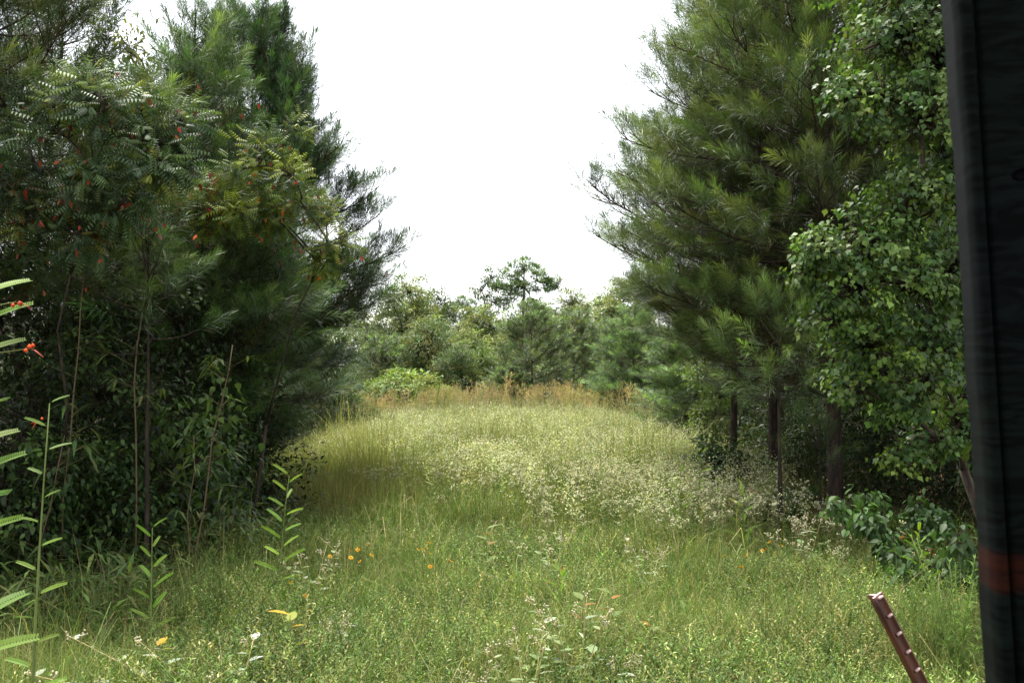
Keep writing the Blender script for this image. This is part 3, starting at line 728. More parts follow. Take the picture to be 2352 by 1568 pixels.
# ================================================================== LEFT SIDE
SUM = pinnate(6, LANCE, .34, 1.25, .8, .15, .010, wid=2.0)
SUMC = [(.044, .080, .028), (.068, .110, .034), (.034, .062, .026), (.19, .215, .028), (.125, .175, .028), (.22, .028, .015)]
sx, sy = -4.1, 8.6
def sumac(seed, lo, x, y, w): 
    
    rng = np.random.default_rng(seed + 7); l2 = []
    for (a, b, c, r) in local(lo, x, y):
        for k in range(3):
            o = rng.normal(0, 1, 3) * (1.0, .9, .6) * r * .8
            l2.append((a + o[0], b + o[1], c + o[2], r * rng.uniform(.3, .6)))
    RED = [(a + .1, b - .15, c - .12, .16) for a, b, c, r in local(lo, x, y)]
    rg = G(); pr = np.array([l[:3] for l in RED for _ in range(10)]) + rng.normal(0, .2, (len(RED) * 10, 3)); kr = len(pr)
    rg.inst(OVATE, frames(np.column_stack([rng.normal(0, .5, kr), rng.normal(0, .5, kr), np.full(kr, -.9)]), rdir(rng, kr)) * rng.uniform(.04, .07, kr)[:, None, None], pr, mixc(rng, kr, [(.22, .03, .016), (.26, .07, .016), (.15, .016, .014)], .3))
    return [('red_leaves', rg.mesh('red_leaves', M_gloss))] + leafy(seed, l2, SUM, .15, 12, SUMC, w, tr=.028, clump=.17, nclump=8, hang=.12, out=.9, up=1.3, jit=.5, tilt=.45, mat=M_gloss, var=.2, fill=.3, fork=(.15, .2, 1.5))
W1 = [.36, .25, .265, .06, .055, .01]; W2 = [.14, .2, .10, .29, .255, .015]
t_sum1 = sumac(401, [L7(60, 260, 8.2, .32), L7(170, 240, 8.1, .3), L7(260, 260, 8.0, .28), L7(60, 380, 8.2, .3), L7(190, 380, 8.0, .35), L7(320, 330, 8.1, .3),
                     L7(340, 440, 8.2, .25), L7(130, 480, 8.2, .3), L7(20, 480, 8.4, .3), L7(350, 230, 8.4, .25), L7(260, 480, 8.3, .2)], sx, sy, W1)
plant(t_sum1, 'sumac', 'sumac with drooping grey green leaflets and scattered red leaves at the upper left', 'sumac', sx, sy, 0, 'sumacs in the left wood')
sx2, sy2 = X(560, 10.8), 11.0
t_sum2 = sumac(402, [L7(630, 360, 10.5, .32), L7(600, 440, 10.4, .3), L7(680, 470, 10.5, .27), L7(480, 440, 10.5, .27), L7(560, 500, 10.5, .25), L7(450, 470, 10.6, .2),
                     L7(735, 565, 10.3, .17), L7(620, 320, 10.6, .2)], sx2, sy2, W2)
plant(t_sum2, 'sumac', 'yellow green sumac with red hanging leaflets in front of the outer left pine', 'sumac', sx2, sy2, 0, 'sumacs in the left wood')
t_yh = leafy(206, [(0, 0, 3.5, .7), (.5, 0, 4.6, .7), (-.5, .2, 5.2, .7), (.2, 0, 6.0, .65), (.3, .2, 6.9, .6), (-.2, 0, 7.5, .45)], KITE, .13, 26,
             [(.14, .165, .04), (.18, .19, .05), (.11, .14, .04)], tr=.06, clump=.36, var=.2)
plant(t_yh, 'hardwood_tree', 'yellowish leaved tree glimpsed between the two nearest left pines', 'tree', X(305, 15.5), 15.5, .4, 'hardwoods in the left wood', scale=.98)
t_edge = leafy(207, lobes(207, 10, 4.0, 1.1, .75, .15), KITE, .11, 40, [(.035, .066, .022), (.05, .09, .026), (.065, .105, .03)], tr=.05, clump=.36)
plant(t_edge, 'hardwood_tree', 'small leaved tree at the left corner of the field beside the brown grass', 'tree', X(745, 31.5), 31.5, .4, 'hardwoods in the left wood', scale=1.0)
plant(t_edge, 'hardwood_tree', 'dark small leaved tree under the outer left pine', 'tree', X(425, 22), 22, 1.9, 'hardwoods in the left wood', scale=.8)
t_shade = leafy(208, lobes(208, 9, 3.6, .9, .6, .12), OVATE, .075, 19, [(.016, .031, .010), (.026, .046, .013), (.012, .025, .009), (.055, .092, .02)], tr=.03, clump=.32)  # leaf colours lowered to carry the shade of the left wood
for i, (px, d, s, lab) in enumerate([(150, 10.2, .95, 'shade dark leafy understory tree behind the leftmost cane stalk'),
                                     (330, 11.4, 1.0, 'shade dark leafy understory tree between the two sumacs'),
                                     (520, 13.2, .95, 'shade dark leafy understory tree below the yellow green sumac'),
                                     (30, 9.4, 1.0, 'shade dark leafy understory tree at the left frame edge'),
                                     (520, 15.0, .62, 'shade dark leafy understory tree where the left wood meets the field')]):
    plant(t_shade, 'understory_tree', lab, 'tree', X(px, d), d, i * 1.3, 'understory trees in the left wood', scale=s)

# vines and cane
t_lsh = leafy(209, [(0, 0, .35, .35), (-.4, 0, .6, .35), (.4, .1, .55, .35), (.1, 0, .95, .35), (-.25, .1, 1.2, .3), (.3, 0, 1.35, .28), (0, .1, 1.65, .25)], OVATE, .085, 13,
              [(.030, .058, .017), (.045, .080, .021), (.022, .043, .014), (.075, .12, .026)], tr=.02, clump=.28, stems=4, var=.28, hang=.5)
for px, d, sc, rz, lab in [(60, 8.6, .9, .2, 'dark leafy shrub at the left frame edge behind the near feathered weeds'),
                           (180, 9.0, .85, 1.4, 'dark leafy shrub at the foot of the leftmost upright cane stalk'),
                           (290, 9.3, .8, 2.7, 'dark leafy shrub between the two left cane stalks'),
                           (400, 9.9, 1.0, 3.9, 'leafy shrub in the left shade below the heart leaved vine'),
                           (500, 11.0, .95, 5.1, 'dark shrub just right of the bent tan cane stalk'),
                           (540, 12.8, .8, .9, 'dark shrub closing the corner between left wood and field')]:
    plant(t_lsh, 'shrub', lab, 'shrub', X(px, d), d, rz, 'shrubs at the left wood edge', scale=sc)
def vine(seed, h):
    rng = np.random.default_rng(seed); S, L = G(), G()
    pts = np.column_stack([.05 * np.sin(np.linspace(0, 9, 12)), .05 * np.cos(np.linspace(0, 8, 12)), np.linspace(0, h, 12)])
    S.tube(pts, .006, .003, (.10, .08, .05), 4)
    k = int(60 * h); z = h * rng.random(k) ** .7; pos = np.column_stack([rng.normal(0, .14, k), rng.normal(0, .12, k), z])
    d = np.column_stack([rng.normal(0, .6, k), rng.normal(-.3, .5, k), np.full(k, -.8)])
    n = np.column_stack([rng.normal(0, .4, k), np.full(k, -.7), np.full(k, .7)])
    L.inst(HEART, frames(d, n) * rng.uniform(.05, .095, k)[:, None, None], pos, mixc(rng, k, [(.075, .125, .03), (.11, .17, .035), (.055, .10, .03)], .2))
    return [('stem', S.mesh('vine_stem', M_stem)), ('foliage', L.mesh('vine_leaves', M_leaf))]
v1 = vine(501, 2.0); v2 = vine(502, 1.45)
for px, d, v, s, lab in [(500, 10.4, v1, 1.0, 'climbing vine with light heart shaped leaves hanging in the left shade'),
                         (420, 9.8, v2, 1.05, 'low vine of broad dark leaves draped left of the light heart leaved vine'),
                         (330, 9.7, v2, 1.0, 'vine with dark broad leaves spilling between the two left cane stalks')]:
    plant(v, 'vine', lab, 'vine', X(px, d), d, px * .1, 'vines in the left wood', scale=s)

def cane(seed, pts, r, fans, leafl=.2, dry=True):
    rng = np.random.default_rng(seed); S, L = G(), G(); pts = np.array(pts, float)
    S.tube(pts, r, r * .6, (.105, .075, .04) if dry else (.13, .14, .06), 6)  # dry tan culm, darkened in its colour for the shade of the wood
    for i in range(len(pts)): 
        if 0 < i < len(pts) - 1: S.tube([pts[i] - (0, 0, .012), pts[i], pts[i] + (0, 0, .012)], [r, r * 1.45, r], 0, (.08, .055, .03), 6)
    tt = np.linspace(0, 1, len(pts))
    for f in range(fans):
        t = rng.uniform(.25, 1); p = np.array([np.interp(t, tt, pts[:, i]) for i in range(3)])
        a = rng.random() * 6.28; e = p + np.array([math.cos(a), math.sin(a), .5]) * rng.uniform(.08, .25)
        S.tube([p, e], .0025, .0015, (.15, .14, .06), 3)
        k = 6; az = a + rng.normal(0, .8, k); d = np.column_stack([np.cos(az), np.sin(az), rng.normal(.0, .45, k)])
        L.inst(LANCE, frames(d, np.tile([0, 0, 1.0], (k, 1))) * (leafl * rng.uniform(.6, 1.2, k))[:, None, None], np.tile(e, (k, 1)),
               mixc(rng, k, [(.07, .12, .035), (.095, .15, .04), (.055, .095, .03), (.14, .15, .05)], .15))
    return [('culm', S.mesh('culm', M_stem)), ('foliage', L.mesh('cane_leaves', M_leaf))]
def culm(seed, pix, d, r, fans, label):
    x0, y0 = X(pix[0][0], d), d; z0 = g1(x0, y0)
    pts = [(0, 0, -.02)] + [(X(a, d) - x0, 0.03 * i, Z(b, d) - z0) for i, (a, b) in enumerate(pix)]
    plant(cane(seed, pts, r, fans), 'cane_stalk', label, 'cane', x0, y0, 0, 'cane stalks in the left wood', dz=0)
culm(511, [(150, 1150), (152, 1090), (158, 1000), (160, 900), (166, 800), (166, 700), (170, 620)], 8.6, .0085, 14, 'pale jointed cane stalk furthest left, upright beside the small orange flowered plant')
culm(512, [(318, 1150), (312, 1000), (303, 880), (305, 800), (316, 700), (322, 600), (328, 560)], 8.9, .0085, 14, 'pale cane stalk in the middle of the left shade')
culm(513, [(455, 1260), (470, 1170), (478, 1080), (482, 1010), (500, 930), (515, 850), (521, 790)], 9.0, .0095, 14, 'bent tan cane stalk below the heart leaved vine')
culm(514, [(440, 1240), (432, 1180), (445, 1080), (440, 1000)], 9.0, .007, 10, 'short thin cane stalk left of the bent tan one')
culm(515, [(95, 1260), (118, 1160), (128, 1080), (140, 1000)], 8.3, .006, 10, 'slim leaning cane stalk near the left frame edge')

def build_cane_leaves():
    rng = np.random.default_rng(521); g = G(); n = 1100
    y = rng.uniform(7.0, 15, n); x = lane_l(y) + 1.15 - 2.6 * rng.random(n) ** 1.1 
    ok = (x < lane_l(y) + 1.05 + rng.normal(0, .25, n)) & (np.abs(x) < .6 * y + .5); x, y = x[ok], y[ok]
    for xx, yy in zip(x, y):
        h = rng.uniform(.35, 1.1) * (.6 + .5 * float(sstep(-4.0, -5.2, xx))); z0 = g1(xx, yy); ln = rng.normal(0, .12, 2)
        P = lambda t: np.array([xx + ln[0] * t * t, yy + ln[1] * t * t, z0 + h * t])
        g.tube([P(0), P(.5), P(1)], .004, .002, (.15, .12, .06), 3)
        k = 22; t = rng.uniform(.25, 1.0, k); a = rng.random(k) * 6.28
        pos = np.stack([P(q) for q in t]) + np.column_stack([np.cos(a), np.sin(a), a * 0]) * .03
        d = np.column_stack([np.cos(a), np.sin(a), rng.normal(.3, .4, k)])
        c = mixc(rng, k, [(.070, .13, .033), (.115, .185, .045), (.044, .085, .024), (.17, .19, .055)], .25)
        g.inst(LANCE, frames(d, np.tile([0, 0, 1.0], (k, 1))) * rng.uniform(.12, .25, k)[:, None, None], pos, c)
    solo('low_cane', g.mesh('low_cane', M_leaf), label='thicket of low cane with narrow pointed leaves under the left trees', cat='undergrowth', kind='stuff')
build_cane_leaves()

# ================================================================== SINGLE PLANTS IN THE GRASS
SESL = leaf([(0, .10), (.5, .2), (.92, .16), (1, .02)], .01, .0)
SES_NEAR = pinnate(22, SESL, .115, 1.15, -.12, .18, .008, wid=.95)
SES_FAR = pinnate(15, KITE, .125, 1.0, -.15, .22, .012, wid=1.7)
SGREEN = [(.105, .185, .016), (.135, .215, .019), (.085, .155, .015)]
def sesbania(seed, h, n, ll, near=True, az0=None, flowers=(), t0=.25, lean=(0, 0), elev=.55):
    rng = np.random.default_rng(seed); S, L, FL = G(), G(), []
    P = lambda t: np.array([lean[0] * t * t, lean[1] * t * t, h * t])
    S.tube([P(t) for t in np.linspace(0, 1, 7)], .006 + .002 * h, .002, (.15, .19, .055), 5)
    for i, t in enumerate(np.linspace(t0, 1, n)):
        az = (az0[i % len(az0)] if az0 else (0 if i % 2 else PI)) + rng.normal(0, .3)
        d = np.array([[math.cos(az), math.sin(az), elev * rng.uniform(.6, 1.3) + .3 * t]])
        s = ll * rng.uniform(.8, 1.15) * (1.15 - .5 * t)
        L.inst(SES_NEAR if near else SES_FAR, frames(d, np.array([[rng.normal(0, .25), -.6, 1.0]])) * s, P(t)[None], mixc(rng, 1, SGREEN, .1) * (1 if near else 1.55))
    for (t, az, l) in flowers:
        Fl = G(); FL.append(Fl)
        e = P(t) + np.array([math.cos(az) * l, math.sin(az) * l, .02])
        S.tube([P(t), e], .002, .0015, (.16, .19, .06), 3)
        for q in range(3):
            c = e + rng.normal(0, .009, 3); V = c + .0065 * np.array([(1, 0, 0), (0, 1, .2), (-1, 0, 0), (0, -1, -.2), (0, 0, 1.1), (0, 0, -1)])
            Fl.add(V, [np.array([(0, 1, 4), (1, 2, 4), (2, 3, 4), (3, 0, 4), (1, 0, 5), (2, 1, 5), (3, 2, 5), (0, 3, 5)])], np.array([.75, .11, .025]) * rng.uniform(.7, 1.2))
        for q in range(3):
            d = np.array([[math.cos(az), math.sin(az), rng.normal(-.2, .3)]])
            Fl.inst(LANCE, frames(d, np.array([[0, 0, 1.0]])) * .045, e[None], np.array([[.5, .11, .07]]))
    r = [('stem', S.mesh('stem', M_stem, True)), ('foliage', L.mesh('foliage', M_grass))]
    return r + [('flower_cluster', f.mesh('flower_cluster', M_flower)) for f in FL]
SG = 'upright pinnate leaved weeds with orange flowers'
s1 = sesbania(601, 2.2, 13, .20, True, [.1, .6, -.4, 2.9, .3, -.2], [(.985, .05, .10), (.93, -.1, .15)], t0=.58, lean=(.04, 0), elev=.35)
plant(s1, 'sesbania_plant', 'tall near weed with bright feathered leaves and orange flowers reaching in at the left edge', 'weed', X(-92, 2.55), 2.55, 0, SG)
s2 = sesbania(602, 1.95, 13, .125, True, [.1, 2.9, .5, -2.6], [(.95, 2.8, .05)], t0=.4, lean=(.06, 0), elev=.3)
plant(s2, 'sesbania_plant', 'second leafy weed with orange flower standing behind the nearest one at the left', 'weed', X(82, 4.1), 4.1, 0, SG)
s3 = sesbania(603, 1.0, 11, .19, False, [.2, 2.8, .9, -2.7, -.4, 2.2], (), t0=.3, elev=.75)
plant(s3, 'sesbania_plant', 'slim flowerless feathered weed before the cane, left of the grass', 'weed', X(355, 6.9), 6.9, .3, SG, scale=1.0)
s4 = sesbania(604, 1.28, 14, .22, False, [.1, 3.0, -.5, 2.6, .5, -2.8], (), t0=.3, elev=.65, lean=(.08, 0))
plant(s4, 'sesbania_plant', 'tallest feathered weed alone against the dark gap at left of the field', 'weed', X(645, 8.2), 8.2, .1, SG, scale=.95)
s5 = sesbania(605, .85, 12, .23, False, [.3, 2.7, -.4, -2.6, 1.2, 2.0], [(.93, .4, .12), (.8, 2.5, .12)], t0=.3, elev=.7)
plant(s5, 'sesbania_plant', 'feathered weed with an orange bloom in front of the right trunks', 'weed', X(1705, 10.8), 10.8, .2, SG)
plant(s4, 'sesbania_plant', 'feathered weed amid the white flowers left of the right trunks', 'weed', X(1600, 12.6), 12.6, .5, SG, scale=.9)
plant(s3, 'sesbania_plant', 'yellow green feathered weed left of the orange bloomed one', 'weed', X(1560, 11.6), 11.6, 2.0, SG, scale=1.0)
plant(s5, 'sesbania_plant', 'feathered weed with orange bloom before the arching large leaved shrub', 'weed', X(2105, 7.7), 7.7, 2.6, SG, scale=.95)
plant(s3, 'sesbania_plant', 'feathered weed standing up in the middle of the white flowers', 'weed', X(1290, 15.5), 15.5, 1.0, SG, scale=.7)
plant(s5, 'sesbania_plant', 'red bloomed weed low in the grass right of centre', 'weed', X(1285, 7.7), 7.7, 1.0, SG, scale=.72)

# silver weeds with cream flower tufts
SIL = 'cream tufted weeds with silvery leaves'
def croton(seed, h, stems, spreadv, fl=3, fs=.0115, nl=10, ll=.115, lean=(0, 0), pal=((.36, .40, .28), (.24, .30, .14), (.18, .25, .09))):
    rng = np.random.default_rng(seed); S, L, FL = G(), G(), []
    for s in range(stems):
        a = s * 6.283 / stems + rng.random(); b = spreadv * rng.uniform(.3, 1)
        e = np.array([math.cos(a) * b * h + lean[0], math.sin(a) * b * h + lean[1], h * rng.uniform(.75, 1.05)])
        P = lambda t: e * np.array([t ** 1.5, t ** 1.5, t])
        S.tube([P(t) for t in np.linspace(0, 1, 6)], .0045, .0022, (.36, .28, .13), 4)
        for i, t in enumerate(np.linspace(.25, .97, nl)):
            az = i * 2.4 + rng.random(); d = np.array([[math.cos(az), math.sin(az), .3]])
            L.inst(LANCE if rng.random() < .5 else OVATE, frames(d, np.array([[0, 0, 1.0]])) * ll * rng.uniform(.6, 1.2) * (1.2 - .6 * t), P(t)[None],
                   mixc(rng, 1, pal, .12))
        for f in range(fl):
            t = 1 if f == 0 else rng.uniform(.75, .97); l = 0 if f == 0 else .1 * h
            az = rng.random() * 6.28; q = P(t) + np.array([math.cos(az) * l, math.sin(az) * l, l * .9])
            if l: S.tube([P(t), q], .002, .0015, (.36, .28, .13), 3)
            Fl = G(); FL.append(Fl)
            for m in range(7):
                c = q + rng.normal(0, .010, 3); V = c + fs * .6 * np.array([(1, 0, 0), (0, 1, 0), (-1, 0, 0), (0, -1, 0), (0, 0, 1.0), (0, 0, -.8)])
                Fl.add(V, [np.array([(0, 1, 4), (1, 2, 4), (2, 3, 4), (3, 0, 4), (1, 0, 5), (2, 1, 5), (3, 2, 5), (0, 3, 5)])], np.array([.56, .51, .34]) * rng.uniform(.75, 1.2))
    return [('stem', S.mesh('stem', M_stem)), ('foliage', L.mesh('foliage', M_grass))] + [('flower_head', f.mesh('flower_head', M_flower)) for f in FL]
c1 = croton(701, .62, 4, .45); c2 = croton(702, .55, 3, .5); c3 = croton(703, .45, 6, 1.5, fl=2, nl=12, lean=(-.5, .05), ll=.125, pal=((.52, .56, .48), (.42, .46, .36), (.30, .36, .22))); c4 = croton(704, .6, 5, .6)
for px, d, rz, cc, s, lab in [
    (545, 5.6, 0, c3, 1.25, 'silvery weed sprawling flat to the left at the bottom of the frame'),
    (1215, 5.7, .3, c1, .98, 'upright cream tufted weed in the bottom centre of the grass'),
    (1330, 6.1, 1.9, c1, 1.12, 'tallest near cream tufted weed, just right of the bottom centre one'),
    (1090, 5.6, 2.4, c2, .85, 'small cream tufted weed left of the bottom centre one'),
    (1440, 5.9, .9, c2, .8, 'short cream tufted weed beside yellow leaves right of bottom centre'),
    (720, 8.3, 1.0, c4, 1.05, 'greyish weed with pale tufts right beside the tallest left feathered weed'),
    (775, 6.6, 3.0, c2, .85, 'pale tufted weed in the open grass of the left foreground'),
    (1490, 9.0, 4.0, c4, 1.0, 'cream tufted weed at the front of the thick patch right of centre'),
    (1250, 9.4, .2, c4, 1.05, 'cream tufted weed at the left end of the thick patch'),
    (1850, 9.9, 1.2, c2, 1.3, 'pale tufted weed at the tip of the arching large leaved shrub')]:
    plant(cc, 'croton_plant', lab, 'wildflower', X(px, d), d, rz, SIL, scale=s)
rng = np.random.default_rng(77)
wm = []
for i in range(5):
    wm.append(merged(weed_template(710 + i, .62 + .05 * (i % 3), 22, 7)).mesh('flower_weed', M_grass))
cnt = 0
while cnt < 190:
    y = rng.uniform(8.6, 16.5); x = rng.uniform(-2.6, 4.2)
    lim = 13.2 - 1.25 * x
    if rng.random() > float(sstep(lim - 2.5, lim + 1.5, y)) or x > lane_r(y) - 1.3: continue
    solo('flower_weed', wm[rng.integers(5)], (x, y, g1(x, y) - .02), 'cream tufted leafy weed among many alike at the near side of the white flower drift', 'wildflower',
         'cream tufted weeds at the near side of the flower drift', rz=rng.random() * 6.28, scale=rng.uniform(.75, 1.15)); cnt += 1

# feathery weed by the post
def feather(seed, h, stems):
    rng = np.random.default_rng(seed); S, L = G(), G()
    for s in range(stems):
        a = rng.random() * 6.28; b = rng.uniform(.05, .32); e = np.array([math.cos(a) * b, math.sin(a) * b, h * rng.uniform(.6, 1)])
        P = lambda t: e * np.array([t ** 1.6, t ** 1.6, t])
        S.tube([P(t) for t in np.linspace(0, 1, 6)], .005, .002, (.17, .22, .06), 4)
        k = 110; t = rng.uniform(.2, 1, k); az = rng.random(k) * 6.28
        d = np.column_stack([np.cos(az), np.sin(az), .7 + rng.normal(0, .2, k)])
        M = frames(d, np.tile([0, 0, 1.0], (k, 1))) * (.07 * (1.3 - .7 * t))[:, None, None]; M[:, :, 0] *= .9
        L.inst(LANCE, M, np.stack([P(q) for q in t]), mixc(rng, k, [(.15, .25, .045), (.18, .29, .055), (.12, .2, .04)], .12))
    return [('stem', S.mesh('stem', M_stem)), ('foliage', L.mesh('foliage', M_grass))]
f1 = feather(801, 1.0, 9)
plant(f1, 'feathery_weed', 'tall feathery bright green weed between the rusty post and the dark wall', 'weed', X(2190, 5.9), 5.9, 0, 'feathery weeds', scale=1.12)
plant(f1, 'feathery_weed', 'shorter feathery weed left of the tall one behind the rusty post', 'weed', X(2135, 6.4), 6.4, 2.0, 'feathery weeds', scale=.8)

# yellow daisies
def daisy(seed, n, h=.42):
    rng = np.random.default_rng(seed); S, FL = G(), []
    for s in range(n):
        Fl = G(); FL.append(Fl)
        a = rng.random() * 6.28; b = rng.uniform(.03, .2); e = np.array([math.cos(a) * b, math.sin(a) * b, h * rng.uniform(.8, 1.1)])
        S.tube([(0, 0, 0), e * (.4, .4, .55), e], .0022, .0014, (.11, .15, .04), 3)
        k = 8; az = np.arange(k) * 6.283 / k; nrm = unit(np.array([rng.normal(0, .4), -.6, 1.0]))
        u = unit(np.cross(nrm, (1, .2, .1))); v = np.cross(nrm, u)
        d = np.cos(az)[:, None] * u + np.sin(az)[:, None] * v
        M = frames(d, np.tile(nrm, (k, 1))) * .026; M[:, :, 0] *= 1.5
        Fl.inst(KITE, M, np.tile(e, (k, 1)), np.tile(np.array([.78, .40, .015]) * rng.uniform(.85, 1.1), (k, 1)))
        Fl.tube([e, e + nrm * .006], .006, .004, (.12, .05, .02), 6)
    return [('stem', S.mesh('stem', M_stem))] + [('flower_head', f.mesh('flower_head', M_flower)) for f in FL]
d1 = daisy(811, 5); d2 = daisy(812, 3)
for px, d, v, lab in [(825, 9.0, d1, 'clump of yellow daisies in the grass right of the tallest left feathered weed'),
                      (785, 8.7, d2, 'two or three yellow daisies just left of the leftmost daisy clump'),
                      (970, 9.2, d1, 'yellow daisy clump nearest the middle of the clearing'),
                      (1000, 8.6, d2, 'few yellow daisies low in the grass below the middle clump'),
                      (720, 7.7, d2, 'yellow daisies at the foot of the tallest left feathered weed'),
                      (1760, 9.4, d2, 'few yellow daisies before the red brown litter on the right'),
                      (1700, 8.9, d2, 'yellow daisies in the grass left of those by the litter'),
                      (1800, 9.6, d2, 'yellow daisies right at the edge of the red brown litter')]:
    plant(v, 'yellow_daisy', lab, 'wildflower', X(px, d), d, px, 'yellow daisies', dz=.02)
# milkweed like plants with yellowing leaves
def broadweed(seed, h, pal):
    rng = np.random.default_rng(seed); S, L = G(), G()
    S.tube([(0, 0, 0), (.01, 0, h * .5), (0, .01, h)], .005, .003, (.14, .17, .05), 4)
    for i in range(9):
        t = .3 + .7 * i / 8; az = i * 2.0 + rng.random() * .4
        L.inst(OVATE, frames(np.array([[math.cos(az), math.sin(az), .35]]), np.array([[0, 0, 1.0]])) * .15 * rng.uniform(.75, 1.1), np.array([[0, 0, h * t]]), mixc(rng, 1, pal, .1))
    return [('stem', S.mesh('stem', M_stem)), ('foliage', L.mesh('foliage', M_grass))]
b1 = broadweed(821, .5, [(.19, .27, .045), (.24, .3, .05), (.17, .24, .045), (.6, .33, .03)])
b2 = broadweed(822, .55, [(.12, .19, .05), (.15, .22, .06), (.16, .2, .06), (.32, .13, .03)])
for px, d, v, s, lab in [(670, 6.6, b1, .95, 'yellow green broad leaved weed with a yellowing top in the left foreground'),
                         (1335, 6.9, b2, .95, 'leafy weed with orange spotted leaves behind the bottom centre weeds'),
                         (1400, 7.2, b2, .9, 'broad leaved weed with orange leaves further right of the bottom centre weeds'),
                         (1120, 9.6, b2, 1.1, 'broad leaved weed with dried orange leaves in mid clearing'),
                         (1490, 6.6, b2, .8, 'broad leaved weed with hanging orange leaf right of the near tufted weeds'),
                         (370, 6.2, b1, .75, 'small broad leaved weed at the foot of the slim left feathered weed')]:
    plant(v, 'broadleaf_weed', lab, 'weed', X(px, d), d, px * .3, 'broad leaved weeds in the grass', scale=s)

# ================================================================== RUSTY STEEL FENCE POST
def build_post():
    m = bpy.data.materials.new('rusty_steel'); t, N, Lk = nt(m)
    out = N('ShaderNodeOutputMaterial'); p = N('ShaderNodeBsdfPrincipled'); p.inputs['Roughness'].default_value = .62; p.inputs['Metallic'].default_value = .15
    tc = N('ShaderNodeTexCoord'); no = N('ShaderNodeTexNoise'); no.inputs['Scale'].default_value = 28; no.inputs['Detail'].default_value = 6
    mp = N('ShaderNodeMapping'); mp.inputs['Scale'].default_value = (1, 1, .25); Lk(tc.outputs['Object'], mp.inputs[0]); Lk(mp.outputs[0], no.inputs['Vector'])
    cr = N('ShaderNodeValToRGB'); cr.color_ramp.elements[0].position = .38; cr.color_ramp.elements[0].color = (.045, .014, .009, 1)
    cr.color_ramp.elements[1].position = .68; cr.color_ramp.elements[1].color = (.135, .042, .016, 1)
    bp = N('ShaderNodeBump'); bp.inputs['Strength'].default_value = .3; bp.inputs['Distance'].default_value = .003
    Lk(no.outputs['Fac'], cr.inputs[0]); Lk(cr.outputs[0], p.inputs['Base Color']); Lk(no.outputs['Fac'], bp.inputs['Height']); Lk(bp.outputs[0], p.inputs['Normal'])
    Lk(p.outputs[0], out.inputs[0])
    w = bpy.data.materials.new('worn_steel'); t, N, Lk = nt(w)
    out = N('ShaderNodeOutputMaterial'); p = N('ShaderNodeBsdfPrincipled'); p.inputs['Base Color'].default_value = (.55, .38, .33, 1); p.inputs['Roughness'].default_value = .5
    no = N('ShaderNodeTexNoise'); no.inputs['Scale'].default_value = 60; cr = N('ShaderNodeValToRGB')
    cr.color_ramp.elements[0].color = (.30, .15, .11, 1); cr.color_ramp.elements[1].color = (.62, .46, .42, 1); cr.color_ramp.elements[0].position = .3; cr.color_ramp.elements[1].position = .6
    Lk(no.outputs['Fac'], cr.inputs[0]); Lk(cr.outputs[0], p.inputs['Base Color']); Lk(p.outputs[0], out.inputs[0])
    d = 2.7; xt, zt = X(2008, d), Z(1362, d)
    lean = math.radians(27.5); L = 1.75
    # section (x across, y depth; -y faces the camera): broad face with a shallow channel, web behind
    a = .0185
    sec = [(-a, .006), (-a, -.002), (-.0125, -.005), (-.0105, -.001), (.0105, -.001), (.0125, -.005), (a, -.002), (a, .006), (.0035, .006), (.0035, .034), (-.0035, .034), (-.0035, .006)]
    sec = np.array(sec); n = len(sec); g = G()
    hs = np.array([0, .0025, .8, L - .03, L])
    sc = np.array([.9, 1, 1, 1, .97])
    V = np.concatenate([np.column_stack([sec * s, np.full(n, h)]) for h, s in zip(hs, sc)])
    i = np.arange(len(hs) - 1)[:, None] * n; j = np.arange(n)[None]; j2 = (j + 1) % n
    q = np.stack([i + j, i + j2, i + n + j2, i + n + j], -1).reshape(-1, 4)
    g.add(V, [q], (1, 1, 1))
    top = (len(hs) - 1) * n
    g.F[4].append(np.array([[0, 1, 2, 3], [4, 5, 6, 7], [0, 3, 4, 11], [11, 4, 7, 8], [8, 9, 10, 11]]) + top)
    t0 = thing('fence_post', 'rusty steel fence post with pale studs leaning left in the near right grass', 'fence post', (0, 0, 0), 0)
    from mathutils import Matrix, Vector as Vec
    R = Matrix.Rotation(-lean, 3, 'Y') @ Matrix.Rotation(math.radians(4), 3, 'X') @ Matrix.Rotation(math.radians(24), 3, 'Z')
    t0.location = Vec((xt, d, zt)) - R @ Vec((0, 0, L)); t0.rotation_euler = R.to_euler()
    part('post_body', g.mesh('post_body', m), t0)
    st = G(); V = []
    prof = [(-.0080, -.0012, 0), (.0080, -.0012, 0), (.0070, -.0085, .004), (-.0070, -.0085, .004), (-.0080, -.0012, .010), (.0080, -.0012, .010), (.0068, -.0080, .0085), (-.0068, -.0080, .0085)]
    st.add(prof, [np.array([(0, 1, 2, 3), (4, 7, 6, 5), (3, 2, 6, 7), (0, 3, 7, 4), (1, 5, 6, 2), (0, 4, 5, 1)])], (1, 1, 1))
    me = st.mesh('stud', w)
    for k in range(24):
        part('stud', me, t0, (.004, 0, L - .014 - .0555 * k))
    cap = G(); cv = np.column_stack([sec * .86, np.full(n, L + .0012)])
    cv2 = np.column_stack([sec * .86, np.full(n, L - .001)])
    cap.add(np.concatenate([cv, cv2]), [np.array([[0, 1, 2, 3], [4, 5, 6, 7], [0, 3, 4, 11], [11, 4, 7, 8], [8, 9, 10, 11]]), np.stack([np.arange(n), (np.arange(n) + 1) % n, (np.arange(n) + 1) % n + n, np.arange(n) + n], -1)], (1, 1, 1))
    part('worn_top', cap.mesh('worn_top', w), t0)
build_post()

